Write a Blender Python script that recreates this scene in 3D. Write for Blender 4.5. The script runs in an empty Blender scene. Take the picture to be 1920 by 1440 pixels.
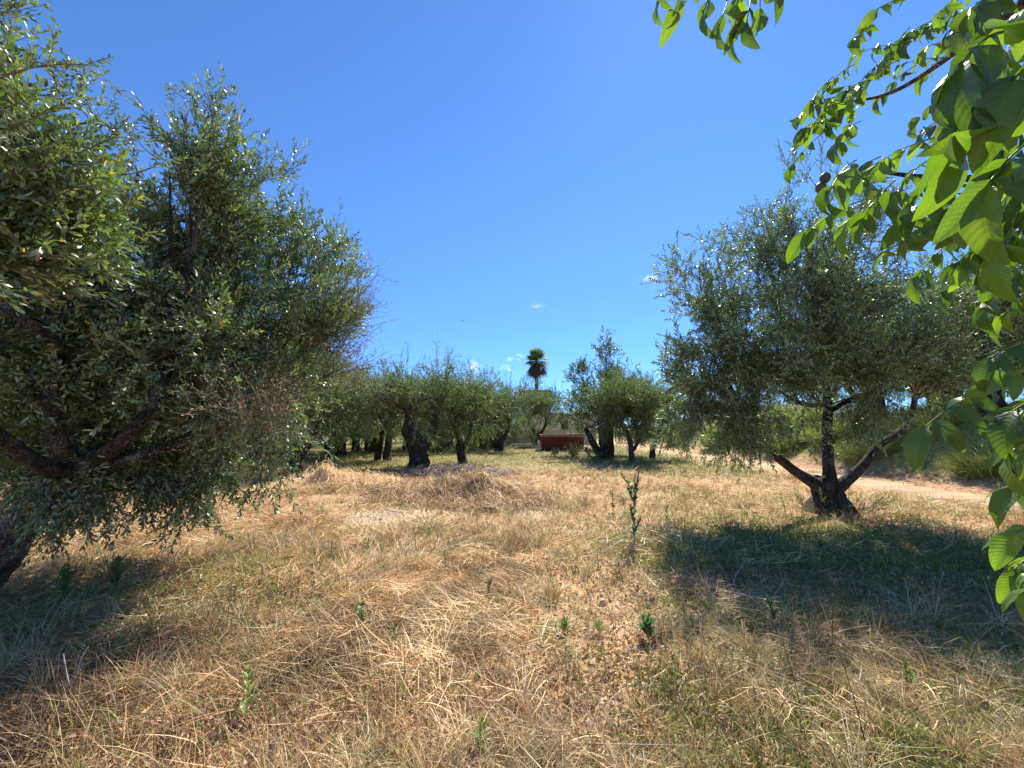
import bpy, math, random
import numpy as np
from mathutils import Vector
S = bpy.context.scene
COL = S.collection
R = math.radians
rng = np.random.default_rng(7)
random.seed(7)

# ------------------------------------------------------------ camera
CAM_H = 1.6
PITCH = math.atan(80/722)
FPX = 722.0                      # focal length in pixels of a 1920 px wide picture
cd = bpy.data.cameras.new('camera'); cam = bpy.data.objects.new('camera', cd); COL.objects.link(cam)
cam.location = (0, 0, CAM_H); cam.rotation_euler = (R(90)+PITCH, 0, 0)
cd.sensor_width = 36; cd.lens = 36*FPX/1920; cd.clip_start = 0.02; cd.clip_end = 3000
S.camera = cam
# ------------------------------------------------------------ sun and sky
SUN_EL, SUN_AZ = R(50.5), R(24)    # azimuth from +Y towards +X
sd = Vector((math.sin(SUN_AZ)*math.cos(SUN_EL), math.cos(SUN_AZ)*math.cos(SUN_EL), math.sin(SUN_EL)))
sl = bpy.data.lights.new('sun', 'SUN'); sun = bpy.data.objects.new('sun', sl); COL.objects.link(sun)
sl.energy = 5.0; sl.angle = R(0.53); sl.color = (1.0, 0.93, 0.80)
sun.rotation_euler = sd.to_track_quat('Z', 'Y').to_euler(); sun.location = sd*60
W = bpy.data.worlds.new("World"); S.world = W; W.use_nodes = True
S.view_settings.view_transform = 'Standard'; S.view_settings.look = 'None'
S.view_settings.exposure = 0.92; S.view_settings.gamma = 1.0
SKY = 0.087

def pix(u, v, Y):
    """point at world y = Y seen at photograph pixel (u, v)"""
    xr, yr = (u-960)/FPX, (720-v)/FPX
    d = np.array([xr, math.cos(PITCH)-math.sin(PITCH)*yr, math.sin(PITCH)+math.cos(PITCH)*yr])
    return np.array([0, 0, CAM_H]) + d*(Y/d[1])
def gnd(u, v):
    xr, yr = (u-960)/FPX, (720-v)/FPX
    d = np.array([xr, math.cos(PITCH)-math.sin(PITCH)*yr, math.sin(PITCH)+math.cos(PITCH)*yr])
    return np.array([0, 0, CAM_H]) + d*(CAM_H/-d[2])

class NT:
    def __init__(s, tree):
        s.t = tree; s.n = tree.nodes; s.l = tree.links; s.n.clear()
    def add(s, typ, ins=None, **kw):
        nd = s.n.new(typ)
        for k, v in kw.items(): setattr(nd, k, v)
        if ins:
            for k, v in ins.items():
                sock = nd.inputs[k]
                if isinstance(v, bpy.types.NodeSocket): s.l.new(v, sock)
                else:
                    if isinstance(v, tuple) and sock.type == 'RGBA' and len(v) == 3: v = v+(1,)
                    sock.default_value = v
        return nd
    def math(s, op, a, b=0.0, clamp=False):
        return s.add('ShaderNodeMath', {0: a, 1: b}, operation=op, use_clamp=clamp).outputs[0]
    def ramp(s, f, a, b):
        return s.add('ShaderNodeMapRange', {0: f, 1: a, 2: b, 3: 0.0, 4: 1.0}, interpolation_type='SMOOTHSTEP').outputs[0]
    def mix(s, f, a, b, mode='MIX'):
        nd = s.add('ShaderNodeMix', None, data_type='RGBA', blend_type=mode)
        for k, v in ((0, f), (6, a), (7, b)):
            if isinstance(v, bpy.types.NodeSocket): s.l.new(v, nd.inputs[k])
            else: nd.inputs[k].default_value = v+(1,) if isinstance(v, tuple) and len(v) == 3 else v
        return nd.outputs[2]
    def noise(s, vec, scale, detail=4, rough=0.55, out=0):
        return s.add('ShaderNodeTexNoise', {'Vector': vec, 'Scale': scale, 'Detail': detail, 'Roughness': rough}).outputs[out]

def build_world():
    t = NT(W.node_tree)
    sky = t.add('ShaderNodeTexSky', None, sky_type='NISHITA')
    sky.sun_disc = False; sky.sun_elevation = SUN_EL; sky.sun_rotation = SUN_AZ
    sky.air_density = 1.0; sky.dust_density = 0.05; sky.ozone_density = 3.0; sky.altitude = 200
    col = t.mix(1.0, sky.outputs[0], (0.60, 0.91, 1.29), 'MULTIPLY')
    g = t.add('ShaderNodeTexCoord').outputs['Generated']
    zc = t.add('ShaderNodeSeparateXYZ', {0: g}).outputs[2]
    col = t.mix(t.ramp(zc, -.05, .55), t.mix(1.0, col, (.66, .76, .97), 'MULTIPLY'), col)
    total = None
    # small wisps of cloud low over the trees, and the veil on the far right
    for (u, v, ru, rv, amt, dens) in ((1213, 527, 30, 17, .75, .50), (1000, 577, 28, 12, .65, .5), (884, 688, 20, 14, .95, .42), (968, 672, 24, 12, .65, .5),
                                (950, 692, 22, 11, .65, .48), (1040, 640, 18, 6, .3, .5), (1690, 560, 120, 60, .5, .45), (1860, 560, 140, 70, .45, .45), (830, 700, 22, 8, .6, .45)):
        p = pix(u, v, 1.0)-np.array([0, 0, CAM_H]); L = np.linalg.norm(p); p = p/L
        right = np.cross(p, [0, 0, 1.0]); right /= np.linalg.norm(right); up = np.cross(right, p)
        sub = t.add('ShaderNodeVectorMath', {0: g, 1: tuple(p)}, operation='SUBTRACT').outputs[0]
        a = t.math('MULTIPLY', t.add('ShaderNodeVectorMath', {0: sub, 1: tuple(right)}, operation='DOT_PRODUCT').outputs['Value'], FPX*L/ru)
        b = t.math('MULTIPLY', t.add('ShaderNodeVectorMath', {0: sub, 1: tuple(up)}, operation='DOT_PRODUCT').outputs['Value'], FPX*L/rv)
        d = t.math('SQRT', t.math('ADD', t.math('MULTIPLY', a, a), t.math('MULTIPLY', b, b)))
        front = t.add('ShaderNodeVectorMath', {0: g, 1: tuple(p)}, operation='DOT_PRODUCT').outputs['Value']
        d = t.math('ADD', d, t.math('MULTIPLY', t.math('LESS_THAN', front, 0.0), 10.0))
        n = t.noise(t.add('ShaderNodeVectorMath', {0: g, 1: (1, 1, 1.9)}, operation='MULTIPLY').outputs[0], 34, 7, .62)
        m = t.math('MULTIPLY', t.math('SUBTRACT', 1.0, t.ramp(d, 0.15, 1.15)), t.ramp(n, dens, dens+.22))
        m = t.math('MULTIPLY', m, amt)
        total = m if total is None else t.math('MAXIMUM', total, m)
    col = t.mix(total, col, (8.5, 9.2, 10.0))
    bg = t.add('ShaderNodeBackground', {'Color': col, 'Strength': SKY})
    o = t.add('ShaderNodeOutputWorld', {'Surface': bg.outputs[0]})
build_world()

# ------------------------------------------------------------ mesh buffer
def noise2(x, y, seed=0):
    x = np.asarray(x, float); y = np.asarray(y, float)
    xi = np.floor(x); yi = np.floor(y); fx = x-xi; fy = y-yi
    fx = fx*fx*(3-2*fx); fy = fy*fy*(3-2*fy)
    def h(a, b):
        v = np.sin(a*127.1+b*311.7+seed*74.7)*43758.5453
        return v-np.floor(v)
    return (h(xi, yi)*(1-fx)+h(xi+1, yi)*fx)*(1-fy)+(h(xi, yi+1)*(1-fx)+h(xi+1, yi+1)*fx)*fy
def fbm(x, y, seed=0, o=3):
    s = 0; a = .5; t = 0
    for i in range(o):
        s = s+a*noise2(np.asarray(x)*2**i, np.asarray(y)*2**i, seed+i*13); t += a; a *= .5
    return s/t
def sstep(a, b, x):
    t = np.clip((np.asarray(x, float)-a)/(b-a), 0, 1); return t*t*(3-2*t)
def unit(v):
    v = np.asarray(v, float); return v/np.maximum(np.linalg.norm(v, axis=-1, keepdims=True), 1e-9)

class MB:
    def __init__(s): s.V = []; s.F = []; s.M = []; s.T = []; s.U = []; s.n = 0; s.smooth = True
    def add(s, V, F, tint=(1, 1, 1), mat=0, uv=None):
        V = np.asarray(V, float).reshape(-1, 3); F = np.asarray(F, np.int64)
        s.V.append(V); s.F.append(F+s.n); s.M.append(np.full(len(F), mat))
        T = np.ones((len(V), 4)); T[:, :3] = tint; s.T.append(T)
        s.U.append(np.zeros((len(V), 2)) if uv is None else uv)
        s.n += len(V)
    def tube(s, pts, rad, seg=6, tint=(1, 1, 1), mat=0, flute=0.0, cap=True, ph=0.0):
        pts = np.asarray(pts, float); n = len(pts); rad = np.broadcast_to(np.asarray(rad, float), (n,))
        tan = unit(np.gradient(pts, axis=0)); ref = np.array([0.31, 0.17, 0.93]) if abs(tan[0, 2]) < .8 else np.array([1.0, 0.1, 0])
        a = unit(np.cross(tan, ref)); b = np.cross(tan, a)
        th = np.linspace(0, 2*np.pi, seg, endpoint=False)
        rr = rad[:, None]*np.ones((1, seg))
        if flute:
            i = np.arange(n)[:, None]
            rr = rr*(1+flute*(np.sin(3*th+ph+i*.35)*.55+np.sin(5*th-ph*2+i*.5)*.35+(noise2(th*3+ph, i*.9, 5)-.5)*1.3))
        V = pts[:, None]+rr[..., None]*(np.cos(th)[None, :, None]*a[:, None]+np.sin(th)[None, :, None]*b[:, None])
        k = np.arange(seg); k2 = (k+1) % seg
        F = np.concatenate([np.stack([i*seg+k, i*seg+k2, (i+1)*seg+k2, (i+1)*seg+k], 1) for i in range(n-1)])
        s.add(V.reshape(-1, 3), F, tint, mat)
        if cap:
            c = s.n-n*seg
            V2 = np.vstack([pts[-1]+tan[-1]*rad[-1]*.3]); s.add(V2, np.zeros((0, 3)), tint, mat)
            F2 = np.stack([np.full(seg, s.n-1), c+(n-1)*seg+k, c+(n-1)*seg+k2], 1)
            s.F.append(F2); s.M.append(np.full(seg, mat))
    def build(s, name, mats, parent=None, uv=False, smooth=True):
        V = np.concatenate(s.V).astype(np.float32); me = bpy.data.meshes.new(name)
        Fs = [f for f in s.F if len(f)]; M = np.concatenate([m for m, f in zip(s.M, s.F) if len(f)])
        sizes = np.concatenate([np.full(len(f), f.shape[1]) for f in Fs]); loops = np.concatenate([f.ravel() for f in Fs])
        me.vertices.add(len(V)); me.vertices.foreach_set('co', V.ravel())
        me.loops.add(len(loops)); me.loops.foreach_set('vertex_index', loops.astype(np.int32))
        me.polygons.add(len(sizes)); me.polygons.foreach_set('loop_start', np.concatenate([[0], np.cumsum(sizes)[:-1]]).astype(np.int32))
        me.polygons.foreach_set('loop_total', sizes.astype(np.int32))
        me.polygons.foreach_set('material_index', M.astype(np.int32))
        me.polygons.foreach_set('use_smooth', np.full(len(sizes), smooth))
        at = me.attributes.new('tint', 'FLOAT_COLOR', 'POINT'); at.data.foreach_set('color', np.concatenate(s.T).astype(np.float32).ravel())
        if uv:
            U = np.concatenate(s.U)[loops]; l = me.uv_layers.new(name='UVMap'); l.data.foreach_set('uv', U.astype(np.float32).ravel())
        for m in (mats if isinstance(mats, (list, tuple)) else [mats]): me.materials.append(m)
        me.update(calc_edges=True)
        o = bpy.data.objects.new(name, me); COL.objects.link(o)
        if parent: o.parent = parent
        return o

def thing(name, label, cat, loc=(0, 0, 0), group=None):
    o = bpy.data.objects.new(name, None); COL.objects.link(o); o.location = loc; o.empty_display_size = .3
    return tag(o, label, cat, group)
def tag(o, label=None, cat=None, group=None, kind=None):
    if label: o['label'] = label
    if cat: o['category'] = cat
    if group: o['group'] = group
    if kind: o['kind'] = kind
    return o
def dup(root, loc, rotz, sc, label, group=None):
    r = root.copy(); COL.objects.link(r); r.location = loc; r.rotation_euler = (0, 0, rotz); r.scale = (sc, sc, sc)
    r['label'] = label
    if group: r['group'] = group
    for ch in list(root.children):
        c = ch.copy(); COL.objects.link(c); c.parent = r
        for g in ch.children:
            d = g.copy(); COL.objects.link(d); d.parent = c
    return r

# ------------------------------------------------------------ materials
def newmat(name):
    m = bpy.data.materials.new(name); m.use_nodes = True; return m, NT(m.node_tree)
def leafmat(name, under, uf=.75, rough=.38, spec=.5, transl=.3, tcol=(1.25, 1.35, .5), veins=False):
    m, t = newmat(name)
    c = t.add('ShaderNodeAttribute', None, attribute_name='tint').outputs['Color']
    if veins:
        uv = t.add('ShaderNodeSeparateXYZ', {0: t.add('ShaderNodeUVMap', None, uv_map='UVMap').outputs[0]})
        av = t.math('ABSOLUTE', uv.outputs[1])
        mid = t.math('SUBTRACT', 1.0, t.ramp(av, 0.02, .09))
        ph = t.math('MULTIPLY', t.math('SUBTRACT', uv.outputs[0], t.math('MULTIPLY', av, .13)), 12.0)
        tri = t.math('ABSOLUTE', t.math('SUBTRACT', t.math('FRACT', ph), .5))
        side = t.math('MULTIPLY', t.math('SUBTRACT', 1.0, t.ramp(tri, 0.02, .09)), .7)
        vein = t.math('MAXIMUM', mid, side)
        pos = t.add('ShaderNodeTexCoord').outputs['Object']
        nz = t.noise(pos, 60, 4); nz2 = t.noise(pos, 9, 3)
        c = t.mix(t.math('MULTIPLY', nz, .35), c, t.mix(1.0, c, (.55, .6, .5), 'MULTIPLY'))
        c = t.mix(t.math('MULTIPLY', t.ramp(nz2, .48, .7), .5), c, (.19, .21, .035))
        spot = t.ramp(t.math('ADD', t.noise(pos, 140, 2), t.math('MULTIPLY', nz2, .12)), .72, .77)
        c = t.mix(t.math('MULTIPLY', spot, .45), c, (.10, .065, .02))
        c = t.mix(t.math('MULTIPLY', vein, .13), c, (.26, .32, .10))
        hgt_ = t.math('ADD', t.math('MULTIPLY', tri, 1.6), t.math('MULTIPLY', t.ramp(av, 0.0, .12), .5))
        bump = t.add('ShaderNodeBump', {'Height': t.math('ADD', hgt_, t.math('MULTIPLY', nz, .3)), 'Strength': .22, 'Distance': .0025}).outputs[0]
    back = t.add('ShaderNodeNewGeometry').outputs['Backfacing']
    cu = t.mix(uf, c, under)
    cc = t.mix(back, c, cu)
    ins = {'Base Color': cc, 'Roughness': rough, 'Specular IOR Level': spec}
    if veins: ins['Normal'] = bump
    p = t.add('ShaderNodeBsdfPrincipled', ins)
    tr = t.add('ShaderNodeBsdfTranslucent', {'Color': t.mix(1.0, c, tcol, 'MULTIPLY')})
    if veins: t.l.new(bump, tr.inputs['Normal'])
    mx = t.add('ShaderNodeMixShader', {0: transl, 1: p.outputs[0], 2: tr.outputs[0]})
    t.add('ShaderNodeOutputMaterial', {'Surface': mx.outputs[0]})
    return m
def barkmat(name, c1, c2, c3, scale=14, bump=.9):
    m, t = newmat(name)
    pos = t.add('ShaderNodeTexCoord').outputs['Object']
    st = t.add('ShaderNodeMapping', {'Vector': pos, 'Scale': (1, 1, .3)}).outputs[0]
    n1 = t.noise(st, scale, 8, .65); n2 = t.noise(pos, 3.5, 4)
    vo = t.add('ShaderNodeTexVoronoi', {'Vector': t.add('ShaderNodeVectorMath', {0: st, 1: t.noise(pos, 6, 3, out=1)}, operation='ADD').outputs[0], 'Scale': scale*.8}, feature='DISTANCE_TO_EDGE').outputs[0]
    c = t.mix(t.ramp(n1, .35, .62), c1, c2)
    c = t.mix(t.math('MULTIPLY', t.ramp(n2, .52, .68), .7), c, c3)
    crack = t.ramp(vo, 0.0, .16)
    c = t.mix(crack, t.mix(1.0, c, (.35, .33, .3), 'MULTIPLY'), c)
    h = t.math('ADD', t.math('MULTIPLY', crack, .6), n1)
    b = t.add('ShaderNodeBump', {'Height': h, 'Strength': bump, 'Distance': .03}).outputs[0]
    p = t.add('ShaderNodeBsdfPrincipled', {'Base Color': c, 'Roughness': .9, 'Specular IOR Level': .2, 'Normal': b})
    t.add('ShaderNodeOutputMaterial', {'Surface': p.outputs[0]})
    return m
def strawmat(name, transl=.25, rough=.5, spec=.4):
    m, t = newmat(name)
    c = t.add('ShaderNodeAttribute', None, attribute_name='tint').outputs['Color']
    p = t.add('ShaderNodeBsdfPrincipled', {'Base Color': c, 'Roughness': rough, 'Specular IOR Level': spec})
    tr = t.add('ShaderNodeBsdfTranslucent', {'Color': c})
    mx = t.add('ShaderNodeMixShader', {0: transl, 1: p.outputs[0], 2: tr.outputs[0]})
    t.add('ShaderNodeOutputMaterial', {'Surface': mx.outputs[0]})
    return m
def plainmat(name, c1, c2, scale=4, rough=.8, bump=.2, metal=0.0, spec=.3):
    m, t = newmat(name)
    pos = t.add('ShaderNodeTexCoord').outputs['Object']
    n1 = t.noise(pos, scale, 7, .65); n2 = t.noise(t.add('ShaderNodeMapping', {'Vector': pos, 'Scale': (6, 6, .6)}).outputs[0], scale*.5, 4)
    c = t.mix(t.ramp(t.math('ADD', t.math('MULTIPLY', n1, .6), t.math('MULTIPLY', n2, .4)), .4, .62), c1, c2)
    b = t.add('ShaderNodeBump', {'Height': n1, 'Strength': bump, 'Distance': .02}).outputs[0]
    p = t.add('ShaderNodeBsdfPrincipled', {'Base Color': c, 'Roughness': rough, 'Metallic': metal, 'Specular IOR Level': spec, 'Normal': b})
    t.add('ShaderNodeOutputMaterial', {'Surface': p.outputs[0]})
    return m
M_OLIVE = leafmat('olive_leaf', (.38, .45, .28), .9, .38, .85, .36, (1.45, 1.8, .6))
M_OLIVE_FAR = leafmat('olive_leaf_distant', (.26, .30, .17), .8, .5, .35, .3, (1.5, 1.7, .55))
M_CITRUS = leafmat('broad_leaf', (.16, .22, .07), .6, .35, .5, .35)
M_WALNUT = leafmat('walnut_leaf', (.11, .19, .05), .55, .33, .5, .46, (2.0, 2.25, .42), veins=True)
M_BARK = barkmat('olive_bark', (.045, .037, .029), (.12, .102, .082), (.21, .195, .17))
M_BARK_PALE = barkmat('pale_bark', (.09, .08, .065), (.22, .2, .17), (.33, .32, .28), 22)
M_TWIG = plainmat('twig_bark', (.10, .085, .06), (.2, .17, .12), 20, .8)
M_STRAW = strawmat('straw', .22, .55)
M_HERB = strawmat('herb', .35, .45)
M_STICK = plainmat('dead_stick', (.30, .26, .22), (.5, .45, .4), 30, .8)

# ------------------------------------------------------------ terrain
PATH_X = 10.1
def path_cx(y): return PATH_X+.35*np.sin(np.asarray(y)*.16)+.25*np.sin(np.asarray(y)*.41+1)
def hgt(x, y):
    x = np.asarray(x, float); y = np.asarray(y, float)
    h = (fbm(x*.35, y*.35, 3)-.5)*.18+(fbm(x*1.4, y*1.4, 9)-.5)*.12+(fbm(x*5, y*5, 15, 2)-.5)*.035
    flat = sstep(1.0, 2.0, np.abs(x-path_cx(y)))
    h = h*(.15+.85*flat)
    bank = sstep(11.6, 15.2, x+fbm(x*.5, y*.5, 31)*.9-.45)
    h = h+bank*(2.15+.5*(fbm(x*.3, y*.3, 41)-.5))*(1-sstep(34, 44, y)*.6)+bank*(fbm(x*1.8, y*1.8, 43)-.5)*.45
    # low swells of matted straw
    for (cx, cy, rx, ry, a) in ((-3.3, 9.6, 1.6, .9, .22), (-1.4, 5.6, 1.0, .7, .10), (-2.3, 4.2, .9, .5, .08), (1.9, 10.5, 2.2, .9, .06)):
        h = h+a*np.exp(-(((x-cx)/rx)**2+((y-cy)/ry)**2))
    return h*sstep(0.1, 1.2, np.hypot(x, y))

def axis(parts):
    out = []
    for a, b, n in parts: out += list(np.linspace(a, b, n, endpoint=False))
    return np.array(out+[parts[-1][1]])
def build_ground():
    xs = axis([(-900, -60, 14), (-60, -16, 44), (-16, 18, 300), (18, 60, 42), (60, 900, 14)])
    ys = axis([(-300, -6, 14), (-6, 1, 20), (1, 12, 130), (12, 46, 140), (46, 100, 20), (100, 1400, 14)])
    X, Y = np.meshgrid(xs, ys); Z = hgt(X, Y)
    V = np.stack([X, Y, Z], -1).reshape(-1, 3); nx = len(xs); i = (np.arange(len(ys)-1)[:, None]*nx+np.arange(nx-1)).ravel()
    m, t = newmat('ground_soil')
    pos = t.add('ShaderNodeNewGeometry').outputs['Position']
    n1 = t.noise(pos, .9, 6, .6); n2 = t.noise(pos, 7, 8, .65); n3 = t.noise(pos, 60, 5, .7); n4 = t.noise(pos, .35, 4)
    c = t.mix(t.ramp(n1, .4, .62), (.60, .375, .185), (.50, .31, .15))
    c = t.mix(t.ramp(n2, .50, .66), c, (.62, .47, .30))
    c = t.mix(t.math('MULTIPLY', t.ramp(n2, .50, .36), .65), c, (.24, .14, .07))
    c = t.mix(t.math('MULTIPLY', t.ramp(n3, .48, .36), .7), c, (.15, .10, .06))
    c = t.mix(t.math('MULTIPLY', t.ramp(n3, .60, .68), .6), c, (.70, .55, .36))
    sp = t.add('ShaderNodeSeparateXYZ', {0: pos})
    for (px_, py_, rx_, ry_, c_, a_) in ((-2.2, 7.1, .9, .6, (.56, .44, .33), .7), (.55, 7.9, .6, 1.1, (.58, .44, .31), .7), (3.3, 2.7, 1.3, .7, (.56, .49, .41), .7), (1.9, 3.1, .5, .8, (.55, .48, .41), .6), (4.0, 5.2, 2.6, 2.0, (.17, .12, .06), .75), (-3.6, 3.2, 1.9, 1.1, (.20, .14, .07), .7)):  # last two spots: tree shade deepened by darker soil colour
        a1 = t.math('DIVIDE', t.math('SUBTRACT', sp.outputs[0], px_), rx_); b1 = t.math('DIVIDE', t.math('SUBTRACT', sp.outputs[1], py_), ry_)
        dd = t.math('ADD', t.math('SQRT', t.math('ADD', t.math('MULTIPLY', a1, a1), t.math('MULTIPLY', b1, b1))), t.math('MULTIPLY', t.math('SUBTRACT', n2, .5), 2.2))
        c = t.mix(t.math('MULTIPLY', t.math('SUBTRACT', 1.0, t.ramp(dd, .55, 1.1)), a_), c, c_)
    far = t.ramp(t.math('ADD', sp.outputs[1], t.math('MULTIPLY', n4, 8.0)), 15.5, 21.0)
    leftm = t.math('SUBTRACT', 1.0, t.ramp(sp.outputs[0], 8.2, 9.2))
    gm = t.math('MULTIPLY', far, leftm)
    green = t.mix(t.ramp(n2, .42, .6), (.09, .12, .035), (.24, .23, .08))
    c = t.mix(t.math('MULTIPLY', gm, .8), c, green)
    bk = t.ramp(t.math('ADD', sp.outputs[0], t.math('MULTIPLY', n2, 1.2)), 12.3, 13.4)
    c = t.mix(bk, c, t.mix(t.ramp(n2, .4, .62), (.17, .20, .05), (.36, .32, .12)))
    red = t.math('MULTIPLY', t.ramp(sp.outputs[0], 10.6, 11.3), t.math('SUBTRACT', 1.0, bk))
    c = t.mix(t.math('MULTIPLY', red, .6), c, t.mix(t.ramp(n2, .42, .6), (.30, .15, .085), (.5, .33, .2)))
    b = t.add('ShaderNodeBump', {'Height': t.math('ADD', n2, t.math('MULTIPLY', n3, .6)), 'Strength': .8, 'Distance': .04}).outputs[0]
    p = t.add('ShaderNodeBsdfPrincipled', {'Base Color': c, 'Roughness': .95, 'Specular IOR Level': .15, 'Normal': b})
    t.add('ShaderNodeOutputMaterial', {'Surface': p.outputs[0]})
    mb = MB(); mb.add(V, np.stack([i, i+1, i+1+nx, i+nx], 1))
    tag(mb.build('ground', m), kind='structure')
    # sandy track
    m, t = newmat('track_sand')
    pos = t.add('ShaderNodeNewGeometry').outputs['Position']
    n1 = t.noise(pos, 1.6, 6, .6); n3 = t.noise(pos, 45, 5, .7)
    c = t.mix(t.ramp(n1, .4, .62), (.54, .41, .26), (.42, .29, .17))
    c = t.mix(t.math('MULTIPLY', t.ramp(n3, .5, .36), .7), c, (.3, .2, .13))
    b = t.add('ShaderNodeBump', {'Height': t.math('ADD', n1, n3), 'Strength': .6, 'Distance': .03}).outputs[0]
    p = t.add('ShaderNodeBsdfPrincipled', {'Base Color': c, 'Roughness': .95, 'Specular IOR Level': .15, 'Normal': b})
    t.add('ShaderNodeOutputMaterial', {'Surface': p.outputs[0]})
    ys = np.linspace(-4, 60, 500); k = np.linspace(-1, 1, 9)
    wl = .55+.55*fbm(ys*1.3, ys*0, 77); wr = .55+.55*fbm(ys*1.1, ys*0+9, 78)
    w = np.where(k[None] < 0, wl[:, None], wr[:, None])
    X = path_cx(ys)[:, None]+k[None]*w; Y = np.repeat(ys[:, None], 9, 1)
    Z = hgt(X, Y)+.03-.05*np.abs(k[None])**6
    i = (np.arange(len(ys)-1)[:, None]*9+np.arange(8)).ravel()
    mb = MB(); mb.add(np.stack([X, Y, Z], -1), np.stack([i, i+1, i+10, i+9], 1))
    tag(mb.build('path', m), kind='structure')
build_ground()

# ------------------------------------------------------------ leaves on twigs
def leafpatch(n, base, d, L, Wd, rg, detail=2, curve=.15):
    """n lance-shaped leaves; base, d (n,3); returns verts (n,k,3) and faces (m, 4/3) per leaf"""
    side = unit(np.cross(d, unit(rg.normal(size=(n, 3))))); nrm = np.cross(side, d)
    L = L[:, None]; Wd = Wd[:, None]
    if detail >= 2:
        V = np.stack([base, base+d*L*.33-side*Wd*.5+nrm*L*curve*.5, base+d*L*.33+side*Wd*.5+nrm*L*curve*.5,
                      base+d*L*.72-side*Wd*.42+nrm*L*curve*.5, base+d*L*.72+side*Wd*.42+nrm*L*curve*.5, base+d*L-nrm*L*curve*.1], 1)
        F4 = np.array([[1, 2, 4, 3]]); F3 = np.array([[0, 2, 1], [3, 4, 5]])
    else:
        V = np.stack([base, base+d*L*.5-side*Wd*.5, base+d*L, base+d*L*.5+side*Wd*.5], 1)
        F4 = np.array([[0, 1, 2, 3]]); F3 = None
    return V, F4, F3
def make_template(kind, rg, detail):
    if kind == 'olive': n, L, ll, lw = 18, .26, .058, .0145
    elif kind == 'olivefar': n, L, ll, lw = 14, .34, .085, .026
    elif kind == 'dead': n, L, ll, lw = 9, .34, .040, .007
    elif kind == 'broad': n, L, ll, lw = 12, .30, .10, .05
    z = np.linspace(.12, 1, n)*L
    az = np.arange(n)//2*(np.pi/2)+np.arange(n) % 2*np.pi+rg.normal(size=n)*.35
    op = R(48)+rg.normal(size=n)*.28-np.linspace(0, .35, n)
    d = np.stack([np.sin(op)*np.cos(az), np.sin(op)*np.sin(az), np.cos(op)], 1)
    base = np.stack([0*z, 0*z, z], 1)+d*.003
    bend = rg.normal(size=2)*.25
    base[:, 0] += bend[0]*z*z/L*.6; base[:, 1] += bend[1]*z*z/L*.6
    le = ll*(1-.35*np.abs(np.linspace(-1, 1, n))**2)*rg.uniform(.6, 1.25, n); lwid = lw*rg.uniform(.8, 1.2, n)
    V, F4, F3 = leafpatch(n, base, d, le, lwid, rg, detail)
    st = np.array([[0, 0, 0], [bend[0]*L*.15, bend[1]*L*.15, L*.5], [bend[0]*L*.6, bend[1]*L*.6, L]])
    return V, F4, F3, st
def frames(d, rg):
    d = unit(d); r = unit(rg.normal(size=d.shape)); a = unit(np.cross(d, r)); b = np.cross(d, a)
    return np.stack([a, b, d], -1)                       # columns
GREENS = np.array([(.088, .130, .046), (.068, .106, .040), (.115, .155, .052), (.155, .190, .065), (.052, .082, .033)])
def put_twigs(mb, pos, dirs, scale, rg, kind='olive', detail=2, palette=GREENS, odd=.012, leafmat_i=0, twigmat_i=1, stems=True, nt=7):
    N = len(pos); pos = np.asarray(pos); M = frames(np.asarray(dirs), rg); scale = np.broadcast_to(scale, (N,))
    which = rg.integers(0, nt, N)
    for k in range(nt):
        idx = np.where(which == k)[0]
        if not len(idx): continue
        V, F4, F3, st = make_template(kind, rg, detail); nl, nv = V.shape[:2]; m = len(idx)
        P = np.einsum('nij,lvj->nlvi', M[idx], V)*scale[idx, None, None, None]+pos[idx, None, None, :]
        tw = palette[rg.integers(0, len(palette), m)]*rg.uniform(.75, 1.25, (m, 1))
        T = tw[:, None, :]*rg.uniform(.75, 1.25, (m, nl, 1))
        if odd:
            o = rg.random((m, nl)) < odd; T[o] = np.array([(.42, .26, .06), (.5, .4, .08), (.3, .12, .05)])[rg.integers(0, 3, o.sum())]
        T = np.repeat(T[:, :, None, :], nv, 2).reshape(-1, 3)
        off = (np.arange(m*nl)*nv)[:, None, None]
        b0 = mb.n
        mb.add(P.reshape(-1, 3), (off+F4).reshape(-1, 4), T, leafmat_i)
        if F3 is not None: mb.F.append((off+F3).reshape(-1, 3)+b0); mb.M.append(np.full(m*nl*len(F3), leafmat_i))
        if stems:
            r = .0016*np.array([1.3, 1, .5]); th = np.array([0, 2.09, 4.19])
            ring = np.stack([np.cos(th), np.sin(th), 0*th], -1)
            SV = (st[:, None]+r[:, None, None]*ring).reshape(-1, 3)
            Q = np.einsum('nij,vj->nvi', M[idx], SV)*scale[idx, None, None]+pos[idx, None, :]
            f = np.array([[i*3+a, i*3+(a+1) % 3, i*3+3+(a+1) % 3, i*3+3+a] for i in range(2) for a in range(3)])
            mb.add(Q.reshape(-1, 3), ((np.arange(m)*9)[:, None, None]+f).reshape(-1, 4), (1, 1, 1), twigmat_i)
def bez(p0, p1, p2, n):
    t = np.linspace(0, 1, n)[:, None]; return (1-t)**2*p0+2*t*(1-t)*p1+t*t*p2

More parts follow.
